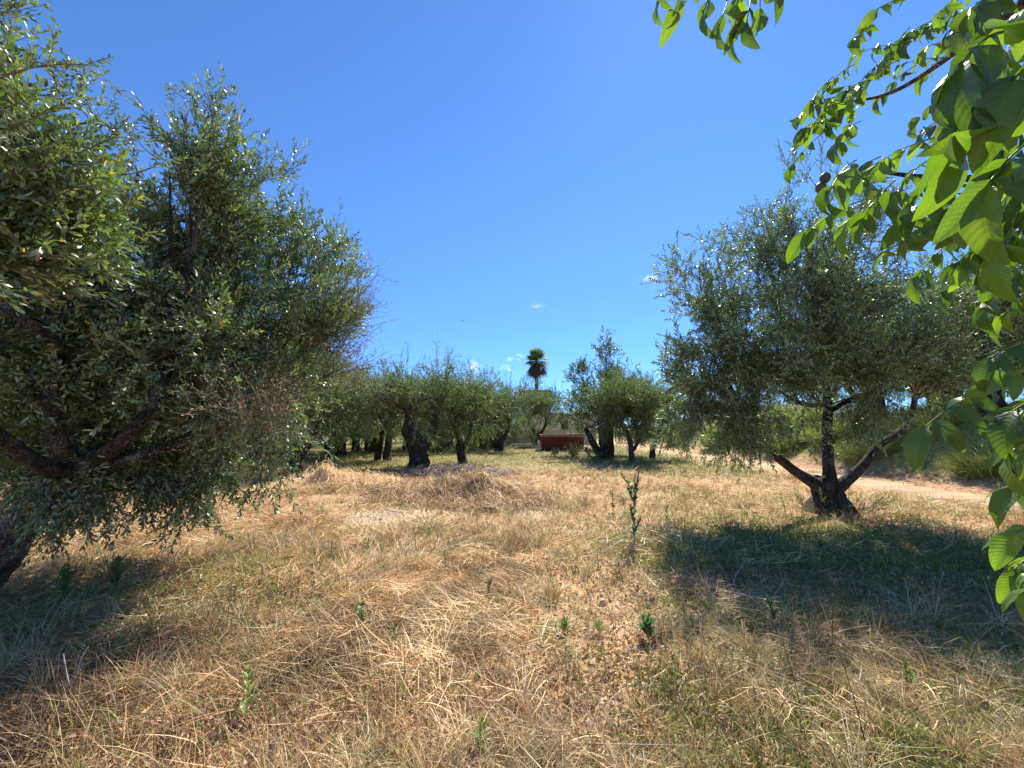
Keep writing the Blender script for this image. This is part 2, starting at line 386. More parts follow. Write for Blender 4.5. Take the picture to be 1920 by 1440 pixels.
def grow(mb, start, center, rad, nb, rg, kind='olive', detail=2, bl=6, tw=5, blen=.5, up=.35, droop=0.0, wood=1, tscale=1.0,
         palette=GREENS, odd=.012, r0=.014, stems=True, shell=.55, mind=None, bseg=4, zmin=.35, shrink=0.0):
    """branches from `start` filling the ellipsoid (center, rad); twigs with leaves on their branchlets"""
    start = np.asarray(start, float); center = np.asarray(center, float); rad = np.maximum(np.asarray(rad, float)-shrink, .08)
    P = []; D = []
    for i in range(nb):
        q = unit(rg.normal(size=3)); q[2] = q[2]*.9+.12
        tgt = center+q*rad*rg.uniform(shell, 1.08)
        mid = (start+tgt)/2+rg.normal(size=3)*.12*np.linalg.norm(tgt-start)+np.array([0, 0, up*.3*np.linalg.norm(tgt-start)*(1-droop)])
        pts = bez(start, mid, tgt, 7)
        mb.tube(pts, np.linspace(r0, r0*.25, 7), bseg, (1, 1, 1), wood, cap=False)
        tan = unit(np.gradient(pts, axis=0))
        for j in range(bl):
            t = rg.uniform(.3, 1); k = t*6; a = int(min(k, 5)); p = pts[a]+(pts[a+1]-pts[a])*(k-a)
            d = unit(tan[a]*.7+rg.normal(size=3)*.62+np.array([0, 0, up-droop*1.2]))
            L = blen*rg.uniform(.6, 1.25)
            e = p+d*L; mm = (p+e)/2+rg.normal(size=3)*.05+np.array([0, 0, -.1*L*(1 if droop else -.3)])
            bp = bez(p, mm, e+np.array([0, 0, -droop*L*.5]), 5)
            if e[2] < zmin: continue
            mb.tube(bp, np.linspace(r0*.3, r0*.12, 5), 3, (1, 1, 1), wood, cap=False)
            bt = unit(np.gradient(bp, axis=0))
            for q_ in range(tw):
                s = (q_+rg.uniform(0, 1))/tw*4; a = int(min(s, 3)); P.append(bp[a]+(bp[a+1]-bp[a])*(s-a))
                D.append(bt[a]*.75+rg.normal(size=3)*.55+np.array([0, 0, .2-droop]))
            P.append(bp[-1]); D.append(bt[-1]+rg.normal(size=3)*.15)
    P = np.array(P); D = np.array(D)
    if mind is not None:                                   # keep clear of the lens
        k = np.linalg.norm(P-np.array([0, 0, CAM_H]), axis=1) > mind; P = P[k]; D = D[k]
    put_twigs(mb, P, D, tscale*rg.uniform(.8, 1.2, len(P)), rg, kind, detail, palette, odd, 0, 1, stems)
def shoots(mb, roots, length, rg, kind='olive', detail=2, palette=GREENS, dirn=(0, 0, 1), spread=.18, tscale=.8, stems=True, step=.09):
    """long straight water shoots with twigs all along"""
    P = []; D = []
    for p in roots:
        d = unit(np.array(dirn)+rg.normal(size=3)*spread); L = length*rg.uniform(.6, 1.2)
        e = p+d*L; pts = bez(p, (p+e)/2+rg.normal(size=3)*.04, e, 6)
        mb.tube(pts, np.linspace(.006, .002, 6), 3, (1, 1, 1), 1, cap=False)
        n = max(3, int(L/step))
        for j in range(n):
            s = j/n*5; a = int(min(s, 4)); P.append(pts[a]+(pts[a+1]-pts[a])*(s-a)); D.append(d*.9+rg.normal(size=3)*.38)
        P.append(e); D.append(d)
    put_twigs(mb, np.array(P), np.array(D), tscale*rg.uniform(.6, 1.1, len(P)), rg, kind, detail, palette, .005, 0, 1, stems)
def limb(parent, pts, rad, name='limb', mat=M_BARK, seg=12, ph=0.0, flute=.16):
    mb = MB(); pts = np.asarray(pts, float)
    n = len(pts); t = np.linspace(0, n-1, n*5-4); k = np.minimum(t.astype(int), n-2)
    # Catmull-Rom through the given points
    pp = np.vstack([2*pts[0]-pts[1], pts, 2*pts[-1]-pts[-2]]); f = (t-k)[:, None]
    a, b, c, d = pp[k], pp[k+1], pp[k+2], pp[k+3]
    q = .5*((2*b)+(-a+c)*f+(2*a-5*b+4*c-d)*f*f+(-a+3*b-3*c+d)*f**3)
    rr = np.interp(t, np.arange(n), rad); q = q+(np.stack([noise2(t*1.7, t*0+j, 3+ph) for j in range(3)], 1)-.5)*rr[:, None]*.5
    mb.tube(q, rr, seg, (1, 1, 1), 0, flute, True, ph)
    return mb.build(name, mat, parent)

# ------------------------------------------------------------ the near olive on the left
def lobes_px(spec): return [(pix(u, v, Y), np.array([ru*Y/FPX, ry, rv*Y/FPX])) for (u, v, Y, ru, ry, rv) in spec]
def left_olive():
    rg = np.random.default_rng(11)
    b = gnd(-70, 1150); b[2] = -.05
    t = thing('olive_tree', 'large near olive tree with rough grey leaning trunk at the left edge', 'tree', tuple(b))
    tr = limb(t, [b-b+[-.1, 0, -.1], [-.0, 0, .25], pix(8, 1045, 3.45)-b, pix(55, 968, 3.4)-b, pix(130, 905, 3.35)-b, pix(190, 850, 3.3)-b], [.23, .15, .12, .11, .11, .085], 'trunk', barkmat('grey_bark', (.09, .08, .07), (.33, .31, .27), (.48, .46, .42), 18), 24, 1.3, .3)
    F = pix(150, 890, 3.3)
    ends = {}
    for i, (pt, r) in enumerate([([F, pix(100, 780, 3.0), pix(110, 620, 3.0), pix(140, 480, 3.0)], [.11, .08, .055, .03]),
                    ([F, pix(260, 800, 3.2), pix(330, 640, 3.6), pix(355, 450, 3.5), pix(362, 300, 3.4)], [.1, .07, .045, .025, .01]),
                    ([F, pix(330, 830, 3.4), pix(480, 740, 4.3), pix(590, 600, 4.6)], [.09, .06, .04, .02]),
                    ([F, pix(60, 860, 2.9), pix(-120, 700, 2.3), pix(-250, 400, 1.9)], [.1, .07, .05, .03]),
                    ([pix(118, 660, 3.0), pix(60, 610, 2.8), pix(-60, 560, 2.6)], [.05, .045, .04]),
                    ([pix(325, 660, 3.6), pix(322, 450, 3.5), pix(318, 330, 3.4)], [.03, .018, .008])]):
        limb(t, np.array(pt)-b, list(np.array(r)*.68), 'limb', M_BARK, 12, i*1.1, .25)
    mb = MB()
    # u, v, Y, ru(px), ry(m), rv(px), branches, start(px,px,Y)
    sp = [(385, 300, 2.6, 85, .4, 120, 8, (360, 480, 2.7)), (300, 440, 2.7, 130, .4, 95, 9, (330, 600, 2.9)),
          (110, 400, 2.1, 130, .4, 120, 9, (130, 560, 2.5)), (480, 400, 3.1, 95, .45, 100, 9, (370, 560, 2.9)),
          (585, 490, 3.6, 85, .5, 90, 9, (540, 640, 3.7)), (620, 600, 3.9, 75, .5, 80, 8, (560, 680, 3.8)),
          (440, 560, 3.1, 120, .55, 110, 12, (350, 640, 3.0)), (290, 600, 2.8, 130, .55, 105, 12, (320, 700, 3.1)),
          (110, 590, 2.4, 130, .5, 105, 10, (110, 640, 2.7)), (-20, 430, 1.9, 120, .4, 190, 10, (-80, 620, 2.1)), (30, 260, 1.9, 90, .4, 110, 7, (-60, 480, 2.0)),
          (60, 730, 2.7, 130, .5, 105, 12, (80, 800, 3.0)), (230, 750, 3.1, 120, .55, 95, 12, (250, 800, 3.2)),
          (400, 710, 3.4, 110, .55, 90, 11, (330, 800, 3.3)), (535, 715, 3.7, 70, .5, 85, 10, (480, 740, 3.6)),
          (80, 850, 3.2, 110, .4, 70, 8, (120, 870, 3.2)), (-80, 740, 2.5, 130, .5, 130, 9, (-60, 760, 2.6)), (430, 480, 4.1, 150, .5, 120, 7, (400, 640, 3.8)), (500, 600, 4.5, 120, .5, 120, 8, (480, 720, 4.0)), (200, 640, 4.0, 160, .5, 130, 8, (200, 800, 3.6)),
          (600, 690, 5.0, 55, .7, 80, 9, (540, 760, 4.4)), (510, 740, 5.1, 80, .7, 60, 9, (480, 790, 4.4)), (560, 610, 5.0, 70, .7, 80, 8, (520, 720, 4.4)), (400, 700, 5.0, 110, .8, 90, 9, (400, 800, 4.2)), (300, 620, 4.8, 130, .8, 110, 8, (300, 780, 4.0))]
    for i, (u, v, Y, ru, ry, rv, nb, st) in enumerate(sp):
        q = 1.0 if u < 140 and v < 500 else (1.18 if Y > 3.7 else 1.34); Y *= q; st = (st[0], st[1], st[2]*q)
        c, rr = pix(u, v, Y), np.array([ru*Y/FPX, ry*q*1.1, rv*Y/FPX])
        grow(mb, pix(*st)-b, c-b, rr, int(nb*1.25) if q > 1 else nb, rg, bl=6, tw=6, blen=.27*q, mind=None, r0=.012, odd=.03, zmin=.35, shrink=.2)
    # leafy sprays in front of the limbs
    for (u, v, Y, ru, rv, nb) in ((70, 730, 2.7, 110, 75, 11), (190, 790, 2.9, 110, 60, 11), (260, 690, 3.0, 100, 75, 10), (130, 640, 2.6, 90, 55, 8), (370, 770, 3.2, 90, 60, 10), (40, 850, 3.0, 80, 60, 8), (350, 640, 3.1, 100, 70, 9), (-10, 660, 2.4, 70, 50, 5), (150, 880, 3.15, 90, 40, 7), (480, 720, 3.6, 80, 60, 8), (120, 500, 2.6, 90, 50, 6)):
        Y += .35; grow(mb, pix(u-20, v+30, Y+.5)-b, pix(u, v, Y)-b, np.array([ru*1.15*Y/FPX, .45, rv*1.15*Y/FPX]), max(4, int(nb*.8)), rg, bl=6, tw=4, blen=.30, r0=.009, odd=.03, shrink=.12)
    # hanging sprays below the crown
    for (u, v, Y, ru, rv, nb) in ((300, 850, 3.8, 75, 50, 9), (372, 870, 3.8, 26, 100, 5), (200, 860, 3.6, 80, 60, 9), (290, 900, 3.6, 25, 45, 3), (440, 860, 4.2, 40, 50, 4), (130, 930, 3.5, 50, 30, 4), (505, 880, 3.8, 14, 50, 1), (550, 800, 3.7, 25, 40, 3), (470, 770, 3.6, 60, 35, 4), (110, 900, 3.3, 90, 45, 6)):
        grow(mb, pix(u, v-90, Y)-b, pix(u, v, Y)-b, np.array([ru*Y/FPX, .25, rv*Y/FPX]), nb, rg, bl=5, tw=4, blen=.22, droop=.8, r0=.006, odd=.02, zmin=.3)
    shoots(mb, [pix(u, v, 2.6)-b for u, v in ((150, 260), (210, 330), (240, 420), (180, 250), (90, 200), (250, 380), (60, 180))], .26, rg, dirn=(.3, 0, .9), spread=.35)
    # bare-sky shoots: the peak, the long arm from the left edge, the right shoulder
    shoots(mb, [pix(365+i*14, 225+abs(i)*16, 3.4)-b for i in range(-3, 5)], .42, rg, tscale=.95)
    shoots(mb, [pix(u, v, 4.0)-b for u, v in ((470, 320), (500, 330), (520, 325), (440, 290), (410, 250), (450, 350), (530, 330))], .36, rg, dirn=(.5, 0, 1))
    shoots(mb, [pix(u, v, 4.3)-b for u, v in ((560, 440), (590, 440), (615, 450), (640, 480), (650, 520))], .25, rg, dirn=(.3, 0, 1))
    shoots(mb, [pix(u, v, 2.8)-b for u, v in ((200, 260), (250, 290), (170, 330), (260, 330), (300, 300))], .3, rg, dirn=(-.5, 0, .8))
    # long arms reaching in from the left, near the lens
    for st, md, en in (((-220, 330, 1.6), (-40, 100, 1.6), (160, 122, 1.65)), ((-200, 380, 1.6), (0, 250, 1.7), (140, 180, 1.75)), ((-150, 400, 1.7), (60, 330, 1.8), (230, 250, 2.0)), ((-200, 100, 1.5), (-60, 40, 1.5), (15, 25, 1.55))):
        pts = bez(pix(*st)-b, pix(*md)-b, pix(*en)-b, 12); mb.tube(pts, np.linspace(.008, .002, 12), 5, (1, 1, 1), 1)
        P = []; D = []; tn = unit(np.gradient(pts, axis=0))
        for a in range(4, 12):
            for _ in range(3): P.append(pts[a]); D.append(tn[a]*.7+rg.normal(size=3)*.5+np.array([0, 0, .45]))
        put_twigs(mb, np.array(P), np.array(D), rg.uniform(.45, .75, len(P)), rg, odd=.01)
    mb.build('crown', [M_OLIVE, M_TWIG], t)
    # dead, leafless-looking sprays at the right shoulder
    mb = MB(); DEAD = np.array([(.34, .24, .15), (.40, .30, .19), (.22, .17, .10), (.20, .2, .1)])
    for (u, v, Y, ru, rv, nb) in ((665, 570, 4.6, 50, 60, 7), (655, 660, 4.7, 55, 60, 9), (450, 770, 3.3, 40, 20, 3), (500, 800, 3.3, 45, 20, 3)):
        grow(mb, pix(u-50, v+50, Y)-b, pix(u, v, Y)-b, np.array([ru*Y/FPX, .25, rv*Y/FPX]), nb, rg, kind='dead', bl=6, tw=3, blen=.26, r0=.008, palette=DEAD, odd=0, stems=True)
    o = mb.build('dead_spray', [M_STRAW, M_TWIG], t); o['label'] = 'dry pinkish dead sprays at the edge of the crown'
left_olive()

# ------------------------------------------------------------ the olive on the right
def right_olive():
    rg = np.random.default_rng(23)
    b = gnd(1560, 962); b[2] = float(hgt(b[0], b[1]))-.03
    t = thing('olive_tree', 'olive tree on the right with short dark trunk forking into three limbs', 'tree', tuple(b))
    Y = b[1]
    limb(t, [[0, 0, -.15], [0, 0, .05], [-.02, 0, .3], [-.01, 0, .52], [0.02, 0, .66]], [.46, .31, .23, .235, .15], 'trunk', M_BARK, 28, .4, .3)
    F = np.array([0, 0, .42])
    limb(t, [F+[-.05, 0, 0], pix(1500, 888, Y)-b, pix(1450, 852, Y)-b, pix(1430, 812, Y)-b, pix(1395, 770, Y-.2)-b, pix(1350, 690, Y-.4)-b], [.14, .088, .072, .06, .042, .02], 'limb', M_BARK, 12, 1)
    limb(t, [F, pix(1553, 860, Y)-b, pix(1553, 790, Y)-b, pix(1548, 710, Y)-b, pix(1530, 600, Y)-b, pix(1510, 450, Y)-b], [.13, .09, .08, .06, .04, .018], 'limb', M_BARK, 12, 2)
    limb(t, [F+[.05, 0, 0], pix(1610, 878, Y)-b, pix(1650, 835, Y)-b, pix(1690, 808, Y)-b, pix(1712, 770, Y)-b, pix(1720, 690, Y)-b], [.13, .078, .068, .072, .048, .02], 'limb', M_BARK, 12, 3)
    limb(t, [pix(1555, 770, Y)-b, pix(1620, 740, Y+.1)-b, pix(1680, 725, Y+.2)-b], [.05, .04, .02], 'limb', M_BARK, 8, 4)
    limb(t, [pix(1555, 760, Y)-b, pix(1500, 755, Y+.1)-b, pix(1455, 730, Y+.2)-b], [.06, .045, .02], 'limb', M_BARK, 8, 5)
    limb(t, [pix(1530, 600, Y)-b, pix(1580, 510, Y)-b, pix(1600, 420, Y)-b], [.04, .03, .01], 'limb', M_BARK, 8, 6)
    mb = MB()
    sp = [(1310, 540, 6.8, 75, .6, 100, 15, (1390, 700, 7.2)), (1290, 690, 6.8, 75, .6, 90, 13, (1390, 760, 7.2)),
          (1400, 500, 7.4, 90, .7, 100, 14, (1480, 640, 7.4)), (1510, 420, 7.4, 75, .6, 100, 13, (1530, 600, 7.4)),
          (1530, 580, 6.4, 110, .6, 110, 17, (1545, 720, 7.3)), (1640, 520, 7.4, 110, .7, 120, 17, (1580, 640, 7.4)),
          (1700, 650, 7.0, 90, .7, 110, 15, (1715, 740, 7.3)), (1410, 660, 6.4, 100, .6, 95, 17, (1400, 770, 7.1)),
          (1560, 690, 8.2, 120, .7, 90, 12, (1550, 760, 7.6)), (1640, 420, 7.8, 90, .7, 80, 10, (1600, 560, 7.5)),
          (1450, 590, 8.4, 120, .6, 110, 12, (1530, 700, 7.7)), (1620, 680, 6.4, 100, .5, 75, 13, (1650, 760, 7.0)), (1360, 770, 6.7, 85, .5, 50, 11, (1400, 790, 7.2)),
          (1490, 730, 6.6, 80, .5, 60, 9, (1540, 760, 7.1)), (1740, 560, 7.6, 90, .7, 90, 9, (1700, 680, 7.4)), (1760, 720, 7.3, 60, .5, 70, 8, (1715, 750, 7.3))]
    for (u, v, Yc, ru, ry, rv, nb, st) in sp:
        grow(mb, pix(*st)-b, pix(u, v, Yc)-b, np.array([ru*Yc/FPX, ry, rv*Yc/FPX]), int(nb*.76), rg, bl=6, tw=7, blen=.38, r0=.016, tscale=1.3, odd=.008, shrink=.12)
    for (u, v, Yc, ru, rv, nb) in ((1380, 815, 6.8, 50, 30, 5), (1300, 790, 6.8, 70, 40, 8), (1390, 830, 6.9, 40, 25, 4), (1640, 770, 6.9, 60, 35, 5), (1500, 800, 7, 30, 25, 2), (1600, 780, 7.2, 40, 30, 3), (1440, 800, 6.9, 60, 25, 4)):
        grow(mb, pix(u, v-60, Yc)-b, pix(u, v, Yc)-b, np.array([ru*Yc/FPX, .35, rv*Yc/FPX]), nb, rg, bl=5, tw=4, blen=.3, droop=.7, r0=.007, tscale=1.15, odd=.005)
    shoots(mb, [pix(u, v, 7.3)-b for u, v in ((1480, 360), (1500, 350), (1515, 345), (1530, 350), (1550, 340), (1465, 400), (1570, 370), (1540, 330), (1495, 330))], .75, rg, tscale=1.15)
    shoots(mb, [pix(u, v, 7.0)-b for u, v in ((1400, 440), (1380, 440), (1350, 470), (1420, 430), (1330, 480), (1290, 490), (1270, 500), (1440, 430), (1255, 540))], .45, rg, tscale=1.1)
    shoots(mb, [pix(u, v, 7.6)-b for u, v in ((1600, 370), (1640, 350), (1680, 370), (1700, 420), (1620, 360))], .5, rg, tscale=1.1)
    mb.build('crown', [M_OLIVE, M_TWIG], t)
    # suckers round the foot
    mb = MB()
    for i in range(16):
        a = rg.uniform(0, 6.28); p = np.array([math.cos(a)*rg.uniform(.25, .9), math.sin(a)*.35, .05])
        shoots(mb, [p], .3, rg, dirn=(math.cos(a)*.6, math.sin(a)*.6, .9), tscale=.8)
    mb.build('sucker_shoots', [M_OLIVE, M_TWIG], t)
right_olive()

# ------------------------------------------------------------ olives in the middle distance
DARKG = GREENS*np.array([1.15, 1.12, 1.1])
def far_olive(base, H, Wc, trunks, label, seed, group='olive trees in the middle distance', nl=11, dense=1.0, bark=M_BARK, zb=1.0, flat=1.0, cx=0.0, name='olive_tree', nsh=14):
    rg = np.random.default_rng(seed)
    b = np.array([base[0], base[1], float(hgt(base[0], base[1]))-.03])
    t = thing(name, label, 'tree', tuple(b), group)
    ends = []
    for i, (pts, rad) in enumerate(trunks):
        rad = list(np.array(rad)*(1.0 if seed in (101, 108) else .8))
        limb(t, np.array(pts, float), rad, 'trunk' if i == 0 else 'limb', bark, 14 if i == 0 else 9, seed+i)
        ends.append(np.array(pts[-1], float))
    mb = MB(); zb = zb+.12; Wc = Wc*1.25; zc = (zb+H)/2
    for i in range(nl):
        a = i*2.4+rg.uniform(-.3, .3); rr = math.sqrt((i+.5)/nl)
        c = np.array([cx+math.cos(a)*rr*Wc*.36, math.sin(a)*rr*Wc*.30*flat, zc+(.5-rr*.5+rg.uniform(-.35, .25))*(H-zb)*.42])
        e = ends[rg.integers(0, len(ends))]
        s = e*.65+c*.35-np.array([0, 0, .3])
        mb.tube(bez(e, (e+s)/2+rg.normal(size=3)*.1, s, 4), [.05, .045, .035, .03], 5, (1, 1, 1), 1)
        grow(mb, s, c, np.array([Wc*.2, Wc*.2, (H-zb)*.27]), int(7*dense), rg, kind='olivefar', detail=1, bl=6, tw=4, blen=.42, tscale=1.05, r0=.018, odd=.006, stems=False, bseg=4, palette=DARKG)
        # skirt
        if rr > .5:
            c2 = c*np.array([1, 1, 0])+np.array([0, 0, zb+.3])
            grow(mb, c-[0, 0, .3], c2, np.array([Wc*.15, Wc*.15, .32]), int(3*dense), rg, kind='olivefar', detail=1, bl=5, tw=3, blen=.35, droop=.7, r0=.01, odd=.004, stems=False, bseg=3, palette=DARKG, zmin=zb-.3)
    top = [np.array([cx+rg.uniform(-.3, .3)*Wc, rg.uniform(-.25, .25)*Wc, H-rg.uniform(.5, 1.1)]) for _ in range(nsh)]
    if nsh: shoots(mb, top, .9, rg, 'olivefar', 1, DARKG, tscale=.8, stems=False, spread=.14, step=.12)
    mb.build('crown', [M_OLIVE_FAR, M_TWIG], t)
    return t
g = gnd
GRP = 'olive trees in the middle distance'
# thick dark trunk leaning left, behind the straw heap
far_olive(g(786, 877), 4.6, 4.7, [([[.05, 0, -.1], [.02, 0, .15], [-.05, 0, .8], [-.45, 0, 1.5], [-.5, 0, 2.2]], [.52, .42, .34, .26, .12]), ([[.1, 0, .9], [.45, 0, 1.4], [.6, 0, 2.1]], [.26, .2, .1])],
          'olive with thick black leaning trunk just behind the straw heap', 101, dense=1.2, cx=-.5)
far_olive(g(866, 868), 4.5, 3.9, [([[0, 0, -.1], [0, 0, .3], [-.1, 0, .9], [-.3, 0, 1.5]], [.3, .25, .22, .12]), ([[0, 0, .7], [.3, 0, 1.3], [.4, 0, 2]], [.16, .13, .08])],
          'olive with upright dark trunk right of the thick leaning one', 102, cx=.1)
far_olive(g(937, 845), 5.5, 5.3, [([[0, 0, -.1], [0, 0, .4], [-.1, 0, .7]], [.5, .4, .3]), ([[0, 0, .5], [-.6, 0, 1.2], [-.9, 0, 2]], [.28, .22, .12]), ([[0, 0, .5], [.5, 0, 1.3], [.6, 0, 2.2]], [.26, .2, .12])],
          'olive with wide V shaped trunk in front of the pale wall', 103, zb=1.4)
far_olive(g(1009, 836), 5.3, 5.0, [([[0, 0, -.1], [0, 0, .6], [0, 0, 1.0]], [.36, .28, .24]), ([[0, 0, .8], [-.7, 0, 1.7], [-.8, 0, 2.4]], [.2, .15, .1]), ([[0, 0, .8], [.6, 0, 1.7], [.7, 0, 2.4]], [.2, .15, .1])],
          'small olive standing by the house below the palm', 104, zb=1.6, cx=.1)
far_olive(g(1133, 862), 4.3, 3.9, [([[.15, 0, -.1], [.1, 0, .3], [0, 0, .9], [-.1, 0, 1.6]], [.42, .34, .33, .2]), ([[-.1, 0, .1], [-.5, 0, .8], [-.9, 0, 1.5]], [.25, .2, .12]), ([[.3, 0, 0], [.35, 0, .9], [.4, 0, 1.7]], [.2, .16, .1])],
          'olive with stout clustered black trunks right of the red skip', 105, dense=1.2, cx=.55)
far_olive(g(1186, 868), 3.9, 2.9, [([[0, 0, -.1], [-.02, 0, .3], [-.1, 0, .9], [-.25, 0, 1.5]], [.2, .15, .13, .08]), ([[.05, 0, .5], [.35, 0, 1.0], [.7, 0, 1.6]], [.1, .08, .05])],
          'slender olive with pale forked trunk beside the track', 106, bark=M_BARK_PALE, cx=-.1)
far_olive(g(1222, 860), 3.7, 2.6, [([[0, 0, -.1], [.05, 0, .4], [.2, 0, 1.0], [.5, 0, 1.45], [.7, 0, 1.8]], [.22, .17, .14, .12, .08])],
          'slender olive with dark trunk bending right beside the track', 107, cx=.4)
far_olive(g(556, 892), 4.3, 3.4, [([[0, 0, -.1], [0, 0, .2], [-.02, 0, .7], [.1, 0, 1.3]], [.42, .3, .22, .15]), ([[0, 0, .5], [.4, 0, 1.1], [.6, 0, 1.7]], [.16, .12, .08])],
          'olive with flared dark trunk behind the near left crown', 108, cx=-.2)
far_olive(g(478, 882), 4.2, 3.6, [([[0, 0, -.1], [0, 0, .3], [.05, 0, .9], [.2, 0, 1.5]], [.25, .2, .2, .12]), ([[0, 0, .4], [-.5, 0, .9], [-.9, 0, 1.3]], [.12, .1, .1])],
          'olive with side stump on its trunk behind the near left crown', 109)
far_olive(g(726, 864), 4.4, 3.8, [([[0, 0, -.1], [0, 0, .3], [.05, 0, .9], [.1, 0, 1.5]], [.26, .22, .19, .12]), ([[-.5, 0.1, -.1], [-.45, 0.1, .5], [-.3, 0, 1.4]], [.25, .19, .12])],
          'olive with twin black trunks left of the thick leaning one', 110, cx=-.6)
far_olive(g(618, 858), 4.6, 4.6, [([[0, 0, -.1], [0, 0, .4], [.1, 0, .9], [.3, 0, 1.6]], [.4, .32, .25, .15]), ([[0, 0, .3], [-.5, 0, .9], [-.8, 0, 1.6]], [.22, .16, .1])],
          'olive with low forked trunk in the green grass to the left', 111, dense=1.1)
p1 = far_olive(g(690, 846), 4.9, 4.9, [([[0, 0, -.1], [0, 0, .5], [.1, 0, 1.1], [.2, 0, 1.8]], [.36, .3, .25, .15]), ([[0, 0, .6], [-.5, 0, 1.3], [-.9, 0, 2.0]], [.2, .16, .1])],
          'far olive with dark trunk seen between two nearer trunks', 112, dense=1.1)
p2 = far_olive(g(822, 849), 4.6, 4.6, [([[0, 0, -.1], [-.05, 0, .5], [-.1, 0, 1.0], [-.3, 0, 1.8]], [.34, .28, .22, .14]), ([[0, 0, .5], [.5, 0, 1.2], [.7, 0, 1.9]], [.2, .15, .1])],
          'far olive with forked trunk behind the upright one', 113)
far = 'far olives closing the grove on the left'
k = 0
for (x, y, s) in ((-14, 15, 1.0), (-17.5, 19, 1.05), (-13, 21, 1.0), (-19, 24.5, 1.1), (-14.2, 26, 1.05), (-24, 18, 1.0), (-9.5, 30, 1.1), (-16, 32, 1.15), (-23, 30, 1.1), (-30, 26, 1.1), (-5.5, 33, 1.15),
                  (-3.2, 37.5, 1.2), (-9.0, 20.5, 1.0), (-7.2, 26.8, 1.0), (-1.4, 29.0, .95), (-4.4, 27.5, 1.0), (-8.2, 23.2, 1.0), (-2.6, 32.5, 1.1), (-12.5, 17.5, 1.0), (-10.2, 25.5, 1.05), (-5.2, 28.5, 1.1), (-.9, 33.2, 1.0), (-12, 38, 1.2), (-20, 39, 1.2), (-29, 38, 1.2), (-8, 43, 1.25), (-26, 46, 1.2), (-38, 40, 1.2), (-36, 30, 1.1), (-15.5, 11.5, 1.0), (-11, 9.5, .95), (-21, 13, 1.0), (-30, 15, 1.0), (-38, 20, 1.0)):
    dup(p1 if k % 2 else p2, (x, y, float(hgt(x, y))-.04), k*2.3, s, 'distant grey green olive in the rows on the left', far); k += 1
bankgrp = 'olives on top of the bank at the right'
for (x, y, s, lb) in ((14.6, 11.8, 1.2, 'silvery olive on the bank behind the right hand olive'), (18.5, 11.0, 1.3, 'olive on the bank cut by the right edge of the photo'), (16.8, 15.2, 1.05, 'bank olive just behind the silvery one'), (14.6, 16.0, .9, 'low bank olive seen right of the middle limb'), (20.0, 18.0, 1.15, 'bank olive filling the gap near the right edge'), (24.5, 15.5, 1.25, 'bank olive far out at the right'), (20.5, 14.2, 1.2, 'second row olive on the bank right of the silvery one'),
                  (17.5, 18.5, 1.1, 'second bank olive seen through the right crown'), (23, 20, 1.25, 'farther bank olive hidden behind the others'),
                  (16.2, 25.5, 1.0, 'bank olive above the far end of the track'), (21, 28, 1.1, 'farthest bank olive on the right'), (15.5, 33, .95, 'small bank olive beyond the track'), (14.0, 40, 1.1, 'olive at the far end of the sandy track')):
    dup(p1 if k % 2 else p2, (x, y, float(hgt(x, y))-.04), k*1.7, s, lb, bankgrp); k += 1

# broad-leaved fruit tree with tall leaders behind the skip
def fruit_tree():
    rg = np.random.default_rng(55); Y = 23.0
    b = pix(1140, 846, Y); b[2] = -.03
    t = thing('fruit_tree', 'tall bright green fruit tree with pointed leaders beside the house', 'tree', tuple(b))
    limb(t, [[0, 0, -.1], [0, 0, .8], [.1, 0, 1.8], [0, 0, 3.2], [0, 0, 4.6]], [.25, .2, .16, .1, .04], 'trunk', M_BARK, 12, 2)
    PAL = np.array([(.085, .135, .03), (.12, .18, .035), (.06, .10, .03), (.16, .22, .05)])
    mb = MB()
    for (u, v, ru, rv, nb) in ((1137, 655, 20, 28, 9), (1130, 700, 32, 35, 13), (1086, 680, 12, 22, 6), (1080, 715, 32, 22, 11), (1172, 705, 22, 24, 9), (1190, 715, 20, 18, 7), (1065, 745, 42, 20, 12), (1120, 750, 40, 28, 14), (1175, 750, 35, 28, 12), (1060, 780, 38, 25, 12), (1150, 730, 30, 25, 9), (1205, 735, 22, 22, 7)):
        c = pix(u, v, Y)-b; s = np.array([c[0]*.4, 0, max(1.6, c[2]-1.4)])
        mb.tube(bez(np.array([0, 0, 1.6]), (s+c)/2*np.array([.3, 0, .7]), s, 5), [.06, .05, .04, .03, .03], 5, (1, 1, 1), 1)
        grow(mb, s, c, np.array([ru*Y/FPX, .6, rv*Y/FPX]), nb, rg, kind='broad', detail=1, bl=5, tw=3, blen=.4, palette=PAL, odd=.01, stems=False, tscale=1.0, r0=.02)
    mb.build('crown', [M_CITRUS, M_TWIG], t)
fruit_tree()

